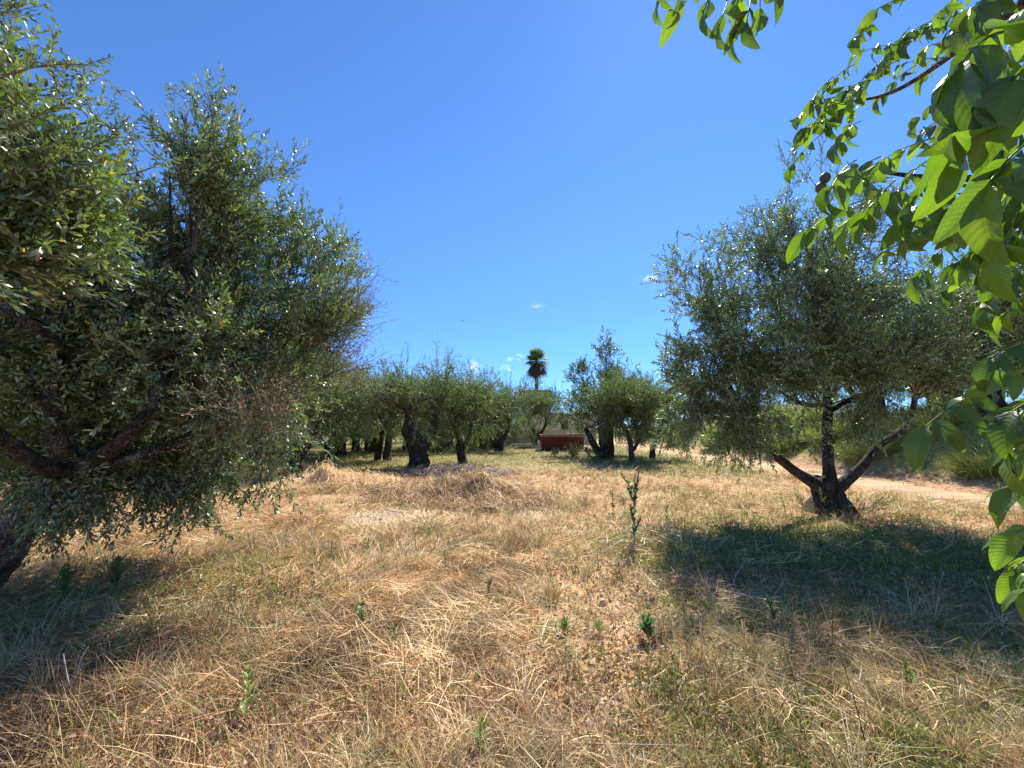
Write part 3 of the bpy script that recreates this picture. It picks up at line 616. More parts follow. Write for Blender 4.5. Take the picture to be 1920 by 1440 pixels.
def palm():
    rg = np.random.default_rng(3); Y = 43.0
    b = pix(1006, 826, Y); b[2] = 0
    c = pix(1006, 677, Y)-b
    t = thing('palm_tree', 'tall fan palm with a brown skirt rising behind the house', 'palm', tuple(b))
    limb(t, [[0, 0, -.2], [0, 0, 1], [.05, 0, 4], [0, 0, c[2]-.3]], [.38, .26, .2, .2], 'trunk', M_BARK_PALE, 12, 1, .05)
    mk = lambda green: None
    live = MB(); dead = MB()
    def fan(mb, d, plen, fl, tint, droop):
        d = unit(d); tip = c+d*plen; tip[2] -= droop*.2
        mb.tube(bez(c+[0, 0, -.1], (c+tip)/2+[0, 0, .06], tip, 4), [.03, .025, .02, .015], 4, tint, 0)
        side = unit(np.cross(d, [0, 0, 1.0])+rg.normal(size=3)*.05); up = np.cross(side, d)
        for a in np.linspace(-1.9, 1.9, 22):
            dd = unit(d*math.cos(a)+side*math.sin(a)); L = fl*(.75+.35*math.cos(a*.8))*rg.uniform(.9, 1.1)
            m = tip+dd*L*.6; e = tip+dd*L-np.array([0, 0, droop*L*.55]); w = unit(np.cross(dd, up))*.035
            mb.add([tip-w*.4, tip+w*.4, m-w, m+w, e], [[0, 1, 3, 2]], tint); mb.F.append(np.array([[2, 3, 4]])+mb.n-5); mb.M.append(np.zeros(1, int))
    for i in range(64):
        el = rg.uniform(-.55, 1.45); az = rg.uniform(0, 6.28)
        fan(live, (math.cos(az)*math.cos(el), math.sin(az)*math.cos(el), math.sin(el)), rg.uniform(.55, 1.05), rg.uniform(.55, .85), np.array([.22, .30, .11])*rg.uniform(.5, 1.4), rg.uniform(0, .45))
    for i in range(40):
        el = rg.uniform(-1.35, -.55); az = rg.uniform(0, 6.28)
        fan(dead, (math.cos(az)*math.cos(el), math.sin(az)*math.cos(el), math.sin(el)), rg.uniform(.6, 1.25), rg.uniform(.6, .85), np.array([.11, .08, .05])*rg.uniform(.6, 1.3), .8)
    live.build('crown', M_HERB, t); dead.build('dead_skirt', M_STRAW, t)
palm()

# ------------------------------------------------------------ house, skip, bin
def boxes(mb, lst, mat=0):
    for (x0, x1, y0, y1, z0, z1) in lst:
        V = [(x, y, z) for z in (z0, z1) for y in (y0, y1) for x in (x0, x1)]
        mb.add(V, [[0, 2, 3, 1], [4, 5, 7, 6], [0, 1, 5, 4], [2, 6, 7, 3], [0, 4, 6, 2], [1, 3, 7, 5]], (1, 1, 1), mat)
M_WALL = plainmat('cream_render', (.60, .52, .40), (.68, .60, .47), 3, .9)
M_WALL2 = plainmat('grey_render', (.42, .37, .32), (.52, .46, .39), 3, .9)
M_TILE = plainmat('roof_tile', (.30, .16, .10), (.42, .26, .18), 9, .85)
M_WIN = plainmat('window_glass', (.03, .04, .05), (.05, .06, .07), 3, .1, 0, spec=.8)
M_FRAME = plainmat('brown_frame', (.16, .09, .05), (.2, .12, .07), 8, .5)
M_CONC = plainmat('concrete', (.5, .47, .42), (.62, .58, .52), 5, .9)
def house():
    Y = 37.0
    b = pix(1040, 830, Y); b[2] = 0
    t = thing('house', 'cream country house with flat tiled upper floor behind the olives', 'house', tuple(b))
    x = lambda u: pix(u, 800, Y)[0]-b[0]
    z = lambda v: pix(1000, v, Y)[2]
    # ground floor with two window openings and a door left in the wall
    mb = MB(); x0, x1 = x(976), x(1118); H1 = 2.75
    ops = [(x(1052), x(1066), .0, 2.1), (x(1078), x(1094), 1.0, 2.1)]
    cur = x0
    for (a, c, z0, z1) in ops:
        boxes(mb, [(cur, a, 0, .3, -.2, H1), (a, c, 0, .3, z1, H1)] + ([(a, c, 0, .3, -.2, z0)] if z0 > 0 else [])); cur = c
    boxes(mb, [(cur, x1, 0, .3, -.2, H1), (x0, x0+.3, .3, 9, -.2, H1), (x1-.3, x1, .3, 9, -.2, H1), (x0, x1, 8.7, 9, -.2, H1)])
    mb.build('ground_floor_wall', M_WALL, t, smooth=False)
    ux0, ux1, uz = x(979), x(1036), z(733)
    mb = MB(); boxes(mb, [(ux0, ux1, 1.5, 8.5, H1+.02, uz)]); mb.build('upper_floor_wall', M_WALL, t, smooth=False)
    mb = MB(); boxes(mb, [(x0-.2, x1+.2, -.25, 9.2, H1, H1+.14)]); mb.build('terrace_slab', M_CONC, t, smooth=False)
    mb = MB()
    boxes(mb, [(ux0-.25, ux1+.25, 1.2, 8.8, uz+.003, uz+.09)])
    for i in range(int((ux1-ux0+.5)/.22)):
        xx = ux0-.2+i*.22; mb.tube([(xx, 1.15, uz+.13), (xx, 5, uz+.3), (xx, 8.8, uz+.13)], .09, 8)
    mb.build('roof', M_TILE, t)
    for (a, c, z0, z1) in ops:
        mb = MB(); w = .07
        boxes(mb, [(a, a+w, .08, .16, z0, z1), (c-w, c, .08, .16, z0, z1), (a+w, c-w, .08, .16, z1-w, z1), ((a+c)/2-w/2, (a+c)/2+w/2, .08, .16, z0, z1-w)])
        f = mb.build('window' if z0 else 'door', M_FRAME, t, smooth=False)
        mb = MB(); boxes(mb, [(a, c, .18, .2, z0, z1)]); mb.build('pane', M_WIN, f, smooth=False)
    # garden wall running left in front of the house, own thing
    mb = MB(); r = MB()
    yb = 34.5; X = lambda u: pix(u, 800, yb)[0]
    wb = thing('garden_wall', 'long low cream garden wall in front of the house', 'wall', (X(935), yb, 0))
    ox = X(935)
    boxes(mb, [(X(880)-ox, X(958)-ox, 0, .2, -.2, 1.45), (X(970)-ox, X(1096)-ox, 0, .2, -.2, 1.25)]); mb.build('wall_face', M_WALL, wb, smooth=False)
    for u in (959.5, 968.5):
        r = MB(); boxes(r, [(X(u)-ox-.22, X(u)-ox+.22, -.08, .3, -.2, 1.7), (X(u)-ox-.27, X(u)-ox+.27, -.13, .35, 1.702, 1.8)]); r.build('gate_pillar', M_WALL2, wb, smooth=False)
    r = MB(); boxes(r, [(X(880)-ox, X(957)-ox, -.04, .24, 1.453, 1.53), (X(971)-ox, X(1096)-ox, -.04, .24, 1.253, 1.33)]); r.build('coping', M_CONC, wb, smooth=False)
    # concrete kerb edging
    mb = MB(); boxes(mb, [(-3.2, 2.6, 0, .3, -.1, .16)]); o = mb.build('kerb', M_CONC, smooth=False); o.location = (X(985), 32.6, 0)
    tag(o, 'pale concrete kerb along the foot of the garden wall', 'kerb')
house()
def skip():
    p = gnd(1056, 845); x = p[0]; y = p[1]
    w = (pix(1097, 830, y)[0]-pix(1017, 830, y)[0]); h = 1.05; d = 1.6
    t = thing('skip', 'long dark red metal skip with faded pink rim under the trees', 'skip', (x, y, float(hgt(x, y))))
    M_RED = plainmat('dark_red_paint', (.13, .014, .016), (.19, .025, .026), 3, .45)
    M_PINK = plainmat('faded_pink_rim', (.34, .17, .16), (.46, .28, .26), 5, .6)
    M_DK = plainmat('skip_foot_red', (.10, .03, .03), (.14, .05, .04), 4, .8)  # duller brownish red, used on the feet
    wx = w/2; n = .12
    def panel(name, V, F, m): mb = MB(); mb.add(V, F); return mb.build(name, m, t, smooth=False)
    mb = MB()      # four slightly flared walls with thickness, open top
    o = [(-wx, 0), (wx, 0), (wx, d), (-wx, d)]; bt = [(x_*(1-.03), y_*.9+.05*d) for x_, y_ in o]
    inn = [(x_*.975, .03+y_*(d-.06)/d) for x_, y_ in o]
    V = [(a, b_, .12) for a, b_ in bt]+[(a, b_, h) for a, b_ in o]+[(a, b_, h) for a, b_ in inn]+[(a*.97, b_, .16) for a, b_ in inn]
    F = []
    for i in range(4):
        j = (i+1) % 4; F += [[i, j, 4+j, 4+i], [4+i, 4+j, 8+j, 8+i], [8+i, 8+j, 12+j, 12+i]]
    F += [[3, 2, 1, 0], [12, 13, 14, 15]]
    mb.add(V, F); mb.build('body', M_RED, t, smooth=False)
    for xx in np.linspace(-wx*.9, wx*.9, 6):
        mb = MB(); boxes(mb, [(xx-.04, xx+.04, -.05, .0, .18, h-.12)]); mb.build('rib', M_RED, t, smooth=False)
    mb = MB(); boxes(mb, [(-wx-.05, wx+.05, -.07, .03, h-.10, h+.03), (-wx-.05, wx+.05, d-.03, d+.07, h-.10, h+.03), (-wx-.06, -wx+.04, .03, d-.03, h-.1, h+.03), (wx-.04, wx+.06, .03, d-.03, h-.1, h+.03)])
    mb.build('rim', M_PINK, t, smooth=False)
    mb = MB(); boxes(mb, [(wx*.25, wx*.98, .1, d*.9, h+.04, h+.10)])
    mb.tube([(wx*.3, .1, h+.13), (wx*.9, .1, h+.17)], .03, 6); mb.build('folded_lid', M_PINK, t, smooth=False)
    for xx in (-wx*.75, wx*.75):
        mb = MB(); boxes(mb, [(xx-.08, xx+.08, .15, d-.15, -.05, .12)]); mb.build('foot', M_DK, t, smooth=False)
    mb = MB(); boxes(mb, [(-.09, .09, -.09, .09, -.1, .62)]); mb.add([(-.09, -.09, .62), (.09, -.09, .62), (.09, .09, .62), (-.09, .09, .62), (0, 0, .70)], [[0, 1, 4], [1, 2, 4], [2, 3, 4], [3, 0, 4]])
    o = mb.build('marker_post', M_CONC, smooth=False); o.location = (x-wx-.2, y-.1, 0); tag(o, 'short pale concrete post at the left end of the red skip', 'post')
skip()
def dark_bin():
    p = gnd(899, 842)
    t = thing('bin', 'dark rubbish bin half hidden in shade by the garden wall', 'bin', (p[0], p[1], 0))
    m = plainmat('dark_plastic', (.02, .025, .02), (.035, .04, .035), 4, .5)
    mb = MB(); V = [(sx*w, sy*w2, z) for z, w, w2 in ((.12, .30, .26), (1.0, .38, .34)) for sx, sy in ((-1, -1), (1, -1), (1, 1), (-1, 1))]
    mb.add(V, [[3, 2, 1, 0], [4, 5, 6, 7]]+[[i, (i+1) % 4, 4+(i+1) % 4, 4+i] for i in range(4)]); mb.build('body', m, t, smooth=False)
    mb = MB(); boxes(mb, [(-.42, .42, -.38, .38, 1.003, 1.06)]); mb.tube([(-.35, .42, 1.03), (.35, .42, 1.03)], .03, 6); mb.build('lid', m, t, smooth=False)
    for s in (-1, 1):
        mb = MB(); mb.tube([(s*.30, .2, .12), (s*.36, .2, .12)], .12, 12); mb.build('wheel', m, t)
dark_bin()
def bird():
    p = pix(867, 601, 34.0)
    t = thing('bird', 'tiny dark bird flying alone in the open sky', 'bird', tuple(p))
    m = plainmat('dark_feathers', (.02, .02, .025), (.04, .04, .045), 20, .7)
    mb = MB(); mb.tube([(-.10, 0, .02), (-.05, 0, .01), (.0, 0, 0), (.07, 0, 0), (.10, 0, .01)], [.012, .025, .034, .026, .006], 8)
    mb.add([(-.08, 0, .01), (-.17, .04, .03), (-.14, 0, .02), (-.17, -.04, .03)], [[0, 1, 2], [0, 2, 3]]); mb.build('body', m, t)
    for s in (-1, 1):
        mb = MB(); mb.add([(.05, s*.02, .01), (.03, s*.13, .09), (-.06, s*.24, .12), (-.01, s*.12, .07), (-.03, s*.02, .01), (.05, s*.02, .018), (.03, s*.13, .096), (-.01, s*.12, .077), (-.03, s*.02, .018)],
              [[0, 1, 3], [0, 3, 4], [1, 2, 3], [5, 7, 6], [5, 8, 7], [6, 7, 2]]); mb.build('wing', m, t)
    t.rotation_euler = (R(20), 0, R(60))
bird()

# ------------------------------------------------------------ ground cover
def blades(mb, x, y, az, pitch, L, w, curl, tint, segs=3, z0=None, lift=.004, follow=True, up=None):
    n = len(x); up = np.zeros(n) if up is None else up; p = np.stack([x, y, (hgt(x, y) if z0 is None else z0)+up], 1); base = p[:, 2].copy()
    d0 = np.stack([np.cos(az), np.sin(az)], 1); side = np.stack([-np.sin(az), np.cos(az), 0*az], 1)
    roll = rng.normal(size=n)*.8
    rows = []
    cur = p.copy(); pt = pitch.copy()
    for i in range(segs+1):
        ww = w*(1-(i/segs)**2*.85)*.5
        sv = side*np.cos(roll)[:, None]; sv[:, 2] += np.sin(roll)
        if i < segs: rows += [cur-sv*ww[:, None], cur+sv*ww[:, None]]
        else: rows += [cur.copy()]
        ds = L/segs
        d0r = d0
        cur = cur+np.concatenate([d0r*(np.cos(pt)*ds)[:, None], (np.sin(pt)*ds)[:, None]], 1)
        if follow:
            cur[:, 2] = np.maximum(cur[:, 2], hgt(cur[:, 0], cur[:, 1])+lift+up*rng.uniform(.55, 1.1, n)+.02*(i+1)/segs*rng.random(n))
        pt = pt-curl/segs
    V = np.stack(rows, 1); k = V.shape[1]; off = (np.arange(n)*k)[:, None, None]
    q = np.array([[2*i, 2*i+1, 2*i+3, 2*i+2] for i in range(segs-1)]); tr = np.array([[2*segs-2, 2*segs-1, 2*segs]])
    b0 = mb.n
    mb.add(V.reshape(-1, 3), (off+q).reshape(-1, 4), np.repeat(tint, k, 0)); mb.F.append((off+tr).reshape(-1, 3)+b0); mb.M.append(np.zeros(n, int))
STRAW = np.array([(.88, .64, .33), (.74, .50, .25), (.50, .30, .15), (.97, .78, .48), (.21, .125, .065), (.70, .42, .20), (.42, .30, .19)])
HERBC = np.array([(.15, .23, .035), (.23, .32, .05), (.10, .165, .028), (.34, .37, .08), (.18, .25, .06)])
def area(n, y0, y1, margin=1.3):
    """points over the field, denser towards the lens"""
    u = rng.random(n); y = y0*(y1/y0)**u
    x = rng.uniform(-1, 1, n)*(1.36*y+margin); return x, y
def under_right(x, y): return np.clip(1.35*np.exp(-(((x-4.1)/2.5)**2+((y-5.0)/2.1)**2)), 0, 1)
def under_left(x, y): return np.clip(1.3*np.exp(-(((x+3.3)/1.7)**2+((y-3.5)/1.1)**2)), 0, 1)
def bare(x, y):      # open soil: middle right strip, and the stony patches
    b_ = .95*np.exp(-(((x-1.15-(y-3)*.12)/.95)**2+((y-3.1)/1.8)**2))*sstep(.3, .5, fbm(x*1.6, y*1.6, 221))
    b_ = b_+.9*np.exp(-(((x+2.2)/.65)**2+((y-7.1)/.55)**2))+.8*np.exp(-(((x-.55)/.5)**2+((y-7.9)/.9)**2))+.5*np.exp(-(((x-3.4)/1.1)**2+((y-2.6)/.6)**2))
    return np.clip(b_, 0, 1)
def herbpatch(x, y): return sstep(.5, .64, fbm(x*1.2+31, y*1.2, 191))*(.25+.75*sstep(-.5, 1.2, x))
def pathmask(x, y): return (np.abs(x-path_cx(y)) < .45+.7*fbm(x*1.8, y*1.8, 303))&(fbm(x*3, y*3, 305) < .72)
def greenzone(x, y):
    return sstep(11.5, 13.5, y-6.5*np.exp(-((x-.6)/3.0)**2)+(fbm(x*.5, y*.5, 95)-.5)*5)*(x < 9)
def matheight(x, y): return .012+.11*sstep(.42, .68, fbm(x*1.7, y*1.7, 151))*(1-.9*bare(x, y))
def dry_cover():
    mb = MB()
    # matted straw lying down, in layers
    for (n, y0, y1, segs, wmul) in ((120000, 1.5, 5.0, 4, 1.0), (90000, 4.5, 13, 3, 1.6), (34000, 12, 40, 3, 3.2)):
        x, y = area(n, y0, y1)
        dens = .16+1.0*sstep(.38, .62, fbm(x*1.1, y*1.1, 51))
        dens *= 1-.93*bare(x, y); dens *= 1-.62*under_right(x, y); dens *= 1-.8*under_left(x, y); dens *= 1-.6*herbpatch(x, y)
        dens *= 1-.55*sstep(2.0, 3.2, x)*(1-sstep(6, 9, y))
        dens *= 1-.55*np.exp(-(((x+.3)/1.1)**2+((y-2.1)/.7)**2))
        dens *= np.where(x > 11, .35, 1)*(1-.6*greenzone(x, y))
        k = (rng.random(n) < np.clip(dens, 0.02, 1)) & ~pathmask(x, y) & (np.hypot(x, y) > 1.2)
        x, y = x[k], y[k]; m = len(x)
        flow = fbm(x*.45, y*.45, 61)*11+.3
        az = flow+rng.normal(size=m)*.95; pitch = np.abs(rng.normal(size=m))*.3+.03
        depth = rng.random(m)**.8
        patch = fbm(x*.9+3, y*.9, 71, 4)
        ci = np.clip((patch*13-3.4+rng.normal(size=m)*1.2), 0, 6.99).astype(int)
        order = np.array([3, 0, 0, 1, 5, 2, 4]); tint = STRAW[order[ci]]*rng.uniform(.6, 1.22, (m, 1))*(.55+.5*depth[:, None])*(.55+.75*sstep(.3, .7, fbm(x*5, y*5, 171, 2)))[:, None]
        sc = np.where(y > 12, 1.5, 1.0)
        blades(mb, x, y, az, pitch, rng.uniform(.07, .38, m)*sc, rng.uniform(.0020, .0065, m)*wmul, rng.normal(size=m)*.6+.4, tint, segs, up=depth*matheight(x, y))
    # standing dry stems
    for (n, y0, y1, wmul) in ((20000, 1.7, 6, 1.0), (20000, 5, 16, 1.9), (9000, 14, 34, 3.5)):
        x, y = area(n, y0, y1)
        dens = .15+1.2*sstep(.5, .68, fbm(x*.9+7, y*.9, 81)); dens *= 1-.9*bare(x, y); dens *= 1-.85*under_right(x, y); dens *= 1-.8*under_left(x, y)
        dens += 1.2*np.exp(-(((x-1.25)/.8)**2+((y-6.4)/1.2)**2))+.8*np.exp(-(((x-2.0)/.5)**2+((y-4.2)/1.3)**2))+.9*np.exp(-(((x+4)/1.6)**2+((y-5.5)/.7)**2))
        dens *= np.where(x > 11, .4, 1)
        k = (rng.random(n) < np.clip(dens, 0, 1)) & ~pathmask(x, y); x, y = x[k], y[k]; m = len(x)
        tint = STRAW[rng.integers(0, 7, m)]*rng.uniform(.65, 1.1, (m, 1))
        blades(mb, x, y, rng.uniform(0, 6.28, m), rng.uniform(.75, 1.5, m), rng.uniform(.12, .40, m), rng.uniform(.0013, .003, m)*wmul, rng.uniform(.1, .7, m), tint, 3)
    for (nt_, y0, y1, nb_, wmul) in ((2100, 1.7, 6, 34, 1.15), (1900, 5, 14, 26, 1.9)):
        cx, cy = area(nt_, y0, y1)
        dens = .12+1.1*sstep(.47, .62, fbm(cx*1.4+40, cy*1.4, 201)); dens *= 1-.9*bare(cx, cy); dens *= 1-.9*under_right(cx, cy); dens *= 1-.85*under_left(cx, cy); dens += .8*np.exp(-(((cx+4)/2.2)**2+((cy-5.2)/1.2)**2))*(fbm(cx*2, cy*2, 7) > .5)
        k = (rng.random(nt_) < np.clip(dens, 0, 1)) & ~pathmask(cx, cy) & (cx < 11); cx, cy = cx[k], cy[k]; q = len(cx)
        R_ = rng.uniform(.02, .07, q); H_ = rng.uniform(.10, .30, q)*(1+.7*sstep(.5, .7, fbm(cx*.7, cy*.7, 231))); base = STRAW[rng.integers(0, 7, q)]*rng.uniform(.6, 1.05, (q, 1))
        gr = rng.random(q) < .16; base[gr] = np.array([.26, .27, .11])
        i = np.repeat(np.arange(q), nb_); m = len(i); a = rng.uniform(0, 6.28, m); rr = rng.random(m)
        x = cx[i]+np.cos(a)*rr*R_[i]; y = cy[i]+np.sin(a)*rr*R_[i]
        blades(mb, x, y, a+rng.normal(size=m)*.4, 1.45-rr*.8+rng.normal(size=m)*.12, H_[i]*rng.uniform(.5, 1.2, m), rng.uniform(.0018, .0042, m)*wmul, rng.uniform(.2, 1.6, m), base[i]*rng.uniform(.7, 1.3, (m, 1)), 4)
    tag(mb.build('dry_grass', M_STRAW), 'matted straw coloured dry grass covering the orchard floor', 'dry grass', kind='stuff')
dry_cover()
def green_cover():
    mb = MB()
    for (n, y0, y1, wmul, lmul) in ((60000, 1.6, 6, 1.6, .75), (60000, 4.5, 14, 2.5, .95), (50000, 12, 42, 5, 1.3)):
        x, y = area(n, y0, y1)
        dens = .05+.35*sstep(.56, .7, fbm(x*1.3+17, y*1.3, 91)); dens *= 1-.5*bare(x, y)
        dens += .75*under_right(x, y)+.9*under_left(x, y)+.7*herbpatch(x, y)+.6*np.exp(-(((x-3.0)/2.0)**2+((y-8.5)/1.8)**2))
        dens += .95*greenzone(x, y)
        dens += .9*np.exp(-(((x-4.2)/1.6)**2+((y-10.5)/1.6)**2))*.5+1.0*np.exp(-(((x-3.2)/1.3)**2+((y-2.9)/.8)**2))
        k = (rng.random(n) < np.clip(dens, 0, 1)) & ~pathmask(x, y) & (x < 11.3); x, y = x[k], y[k]; m = len(x)
        tint = HERBC[rng.integers(0, 5, m)]*rng.uniform(.7, 1.3, (m, 1))
        dry = rng.random(m) < .25*(1-.8*under_right(x, y)); tint[dry] = STRAW[rng.integers(0, 7, dry.sum())]*.8
        blades(mb, x, y, rng.uniform(0, 6.28, m), rng.uniform(.5, 1.45, m), rng.uniform(.07, .26, m)*lmul, rng.uniform(.002, .0045, m)*wmul, rng.uniform(.2, 1.3, m), tint, 3)
    for (n, y0, y1, wmul) in ((45000, 1.6, 6, 1.0), (40000, 4.5, 12, 1.7)):   # broad little herb leaves
        x, y = area(n, y0, y1)
        cl = sstep(.5, .6, fbm(x*4+5, y*4, 195, 2))
        dens = (.03+.9*herbpatch(x, y)+.9*under_right(x, y)+.9*under_left(x, y))*(.15+.85*cl)*(1-.3*bare(x, y))
        k = (rng.random(n) < np.clip(dens, 0, 1)) & ~pathmask(x, y) & (x < 11.3); x, y = x[k], y[k]; m = len(x)
        tint = HERBC[rng.integers(0, 5, m)]*rng.uniform(.7, 1.35, (m, 1))
        blades(mb, x, y, rng.uniform(0, 6.28, m), rng.uniform(.1, 1.1, m), rng.uniform(.025, .07, m), rng.uniform(.007, .014, m)*wmul, rng.uniform(-.3, 1.3, m), tint, 3, up=rng.random(m)**2*.09)
    tag(mb.build('green_grass', M_HERB), 'low green grass and herbs in the shade under the trees', 'grass', kind='stuff')
    # bank grass
    mb = MB(); n = 60000
    y = rng.uniform(3, 42, n)**1.0; x = rng.uniform(11.2, 26, n)
    cl = sstep(.45, .62, fbm(x*1.1, y*1.1, 97)); keep = (rng.random(n) < np.clip(.12+cl, 0, 1)*sstep(11.6, 13.2, x)) & (x < 1.42*y+4); x, y, cl = x[keep], y[keep], cl[keep]; m = len(x)
    pal = np.array([(.27, .36, .07), (.36, .43, .10), (.20, .27, .06), (.50, .46, .20), (.38, .32, .14)])
    tint = pal[np.clip((rng.random(m)*5-cl*1.3), 0, 4.99).astype(int)]*rng.uniform(.7, 1.25, (m, 1))
    blades(mb, x, y, rng.uniform(0, 6.28, m), rng.uniform(.6, 1.5, m), rng.uniform(.15, .45, m)*(.7+.6*cl), rng.uniform(.006, .014, m), rng.uniform(.2, 1.3, m), tint, 3)
    tag(mb.build('bank_grass', M_HERB), 'tufted yellow green grass on the bank beyond the track', 'grass', kind='stuff')
green_cover()
def litter():
    mb = MB()
    def flakes(x, y, L, w, tint, tilt=.5):
        n = len(x); base = np.stack([x, y, hgt(x, y)+rng.uniform(.004, .03, n)], 1)
        d = unit(np.stack([rng.normal(size=n), rng.normal(size=n), rng.normal(size=n)*tilt], 1))
        V, F4, F3 = leafpatch(n, base, d, L, w, rng, 2, .3); k = V.shape[1]; off = (np.arange(n)*k)[:, None, None]; b0 = mb.n
        V[..., 2] = np.maximum(V[..., 2], hgt(V[..., 0], V[..., 1])+.002)
        mb.add(V.reshape(-1, 3), (off+F4).reshape(-1, 4), np.repeat(tint, k, 0)); mb.F.append((off+F3).reshape(-1, 3)+b0); mb.M.append(np.zeros(n*2, int))
    x, y = area(95000, 1.6, 8)
    dens = .25-.2*bare(x, y)+.6*under_right(x, y)+.5*under_left(x, y)+1.1*np.exp(-(((x+.5)/1.2)**2+((y-2.2)/.9)**2))+.5*sstep(.5, .65, fbm(x*2, y*2, 33))
    k = rng.random(len(x)) < np.clip(dens, 0, 1); x, y = x[k], y[k]; m = len(x)
    pal = np.array([(.50, .30, .15), (.58, .40, .22), (.38, .20, .10), (.30, .17, .09), (.62, .48, .30), (.44, .24, .13)])
    flakes(x, y, rng.uniform(.02, .065, m), rng.uniform(.007, .021, m), pal[rng.integers(0, 6, m)]*rng.uniform(.7, 1.15, (m, 1)), .9)
    x, y = area(55000, 1.6, 9)
    dens = .06+1.0*bare(x, y)*sstep(.4, .6, fbm(x*2.5, y*2.5, 35))+.7*under_right(x, y)*sstep(.55, .7, fbm(x*2, y*2, 37))+.7*np.exp(-(((x-3.0)/1.1)**2+((y-2.6)/.6)**2))*sstep(.42, .6, fbm(x*2.5, y*2.5, 39))
    k = rng.random(len(x)) < np.clip(dens, 0, 1); x, y = x[k], y[k]; m = len(x)
    g_ = rng.uniform(.22, .75, (m, 1)); flakes(x, y, rng.uniform(.015, .06, m), rng.uniform(.006, .016, m), g_*np.array([1.0, .93, .84]), .3)
    tag(mb.build('leaf_litter', M_STRAW), 'curled brown leaves and pale bark chips scattered on the soil', 'leaf litter', kind='stuff')
    # pebbles and clods
    mb = MB(); x, y = area(9000, 1.7, 9); k = rng.random(9000) < .12+.8*bare(x, y); x, y = x[k], y[k]; m = len(x)
    r = rng.gamma(2, .004, m)+.003; th = np.arange(5)*2*np.pi/5
    ring = np.stack([np.cos(th), np.sin(th)], 1)[None]*(1+rng.normal(size=(m, 5, 1))*.2)
    z = hgt(x, y)
    lo = np.concatenate([np.stack([x, y], 1)[:, None]+ring*r[:, None, None], np.broadcast_to((z-.002)[:, None, None], (m, 5, 1))], 2)
    hi = np.concatenate([np.stack([x, y], 1)[:, None]+ring*r[:, None, None]*.7+rng.normal(size=(m, 1, 2))*r[:, None, None]*.1, (z+r*.8)[:, None, None]+rng.normal(size=(m, 5, 1))*r[:, None, None]*.15], 2)
    V = np.concatenate([lo, hi], 1); q = np.array([[i, (i+1) % 5, 5+(i+1) % 5, 5+i] for i in range(5)]); off = (np.arange(m)*10)[:, None, None]
    tint = np.repeat(np.array([(.48, .34, .22), (.55, .47, .38), (.36, .24, .15)])[rng.integers(0, 3, m)], 10, 0); b0 = mb.n
    mb.add(V.reshape(-1, 3), (off+q).reshape(-1, 4), tint); mb.F.append((off[:, 0]+np.arange(5, 10)[None]).reshape(-1, 5)); mb.M.append(np.zeros(m, int))
    tag(mb.build('pebbles', strawmat('stone', 0.0, .9, .2), smooth=False), 'small stones and earth clods on the bare soil', 'pebbles', kind='stuff')
litter()

# ------------------------------------------------------------ heaps
def heap(name, label, cx, cy, rx, ry, H, n, pal, Lr, wr, bodytint, seed, cat):
    rg = np.random.default_rng(seed); z0 = float(hgt(cx, cy))
    t = thing(name, label, cat, (cx, cy, 0))
    def hh(x, y):
        r2 = (x/rx)**2+(y/ry)**2
        return hgt(cx+x, cy+y)+H*np.exp(-r2*1.6)*(.1+1.8*fbm(x*2.2+seed, y*2.2, seed))-.012-.03*(r2 > 2)
    g_ = np.linspace(-1.6, 1.6, 60); X, Y = np.meshgrid(g_*rx, g_*ry); Z = hh(X, Y)
    i = (np.arange(59)[:, None]*60+np.arange(59)).ravel(); mb = MB(); mb.add(np.stack([X, Y, Z], -1), np.stack([i, i+1, i+61, i+60], 1), bodytint)
    mb.build('core', M_STRAW, t)
    mb = MB(); r = np.sqrt(rg.random(n))*1.5; a = rg.uniform(0, 6.28, n); x = np.cos(a)*r*rx; y = np.sin(a)*r*ry
    keep = rg.random(n) < 1.25-r*.6; x, y = x[keep], y[keep]; m = len(x)
    fl = fbm(x*.9+seed, y*.9, seed+5)*8
    tint = pal[rg.integers(0, len(pal), m)]*rg.uniform(.7, 1.2, (m, 1))
    # strands: bent lines over the heap surface
    az = fl+rg.normal(size=m)*.6; L = rg.uniform(*Lr, m); w = rg.uniform(*wr, m); lift = rg.exponential(.05, m)
    pts = []
    for s in np.linspace(-.5, .5, 5):
        bend = (s*s)*rg.normal(size=m)*.5
        px = x+np.cos(az)*L*s-np.sin(az)*L*bend; py = y+np.sin(az)*L*s+np.cos(az)*L*bend
        pts.append(np.stack([px, py, hh(px, py)+lift*(1-abs(s))+.008+np.abs(s)*rg.exponential(.09, m)], 1))
    rows = []; side = np.stack([-np.sin(az), np.cos(az), rg.normal(size=m)*.6], 1)
    for j, p in enumerate(pts): rows += [p-side*w[:, None]*.5, p+side*w[:, None]*.5]
    V = np.stack(rows, 1); off = (np.arange(m)*10)[:, None, None]; q = np.array([[2*i, 2*i+1, 2*i+3, 2*i+2] for i in range(4)])
    mb.add(V.reshape(-1, 3), (off+q).reshape(-1, 4), np.repeat(tint, 10, 0)); mb.build('strands', M_STRAW, t)
p = gnd(872, 938)
heap('straw_heap', 'broad low heap of golden dry grass in the middle of the clearing', p[0], p[1]+.2, 1.45, .85, .42, 14000, STRAW[[0, 1, 5, 4, 2, 0, 6]]*.9, (.15, .6), (.003, .010), (.36, .23, .11), 5, 'straw heap')
p = gnd(600, 925)
heap('straw_heap', 'pale straw ridge in front of the shaded trunks on the left', p[0], p[1]+.2, 1.3, .6, .30, 6500, STRAW[[0, 0, 3, 1]], (.25, .6), (.003, .008), (.45, .34, .2), 6, 'straw heap')
TW = np.array([(.20, .15, .12), (.30, .24, .2), (.14, .10, .08), (.38, .3, .25)])
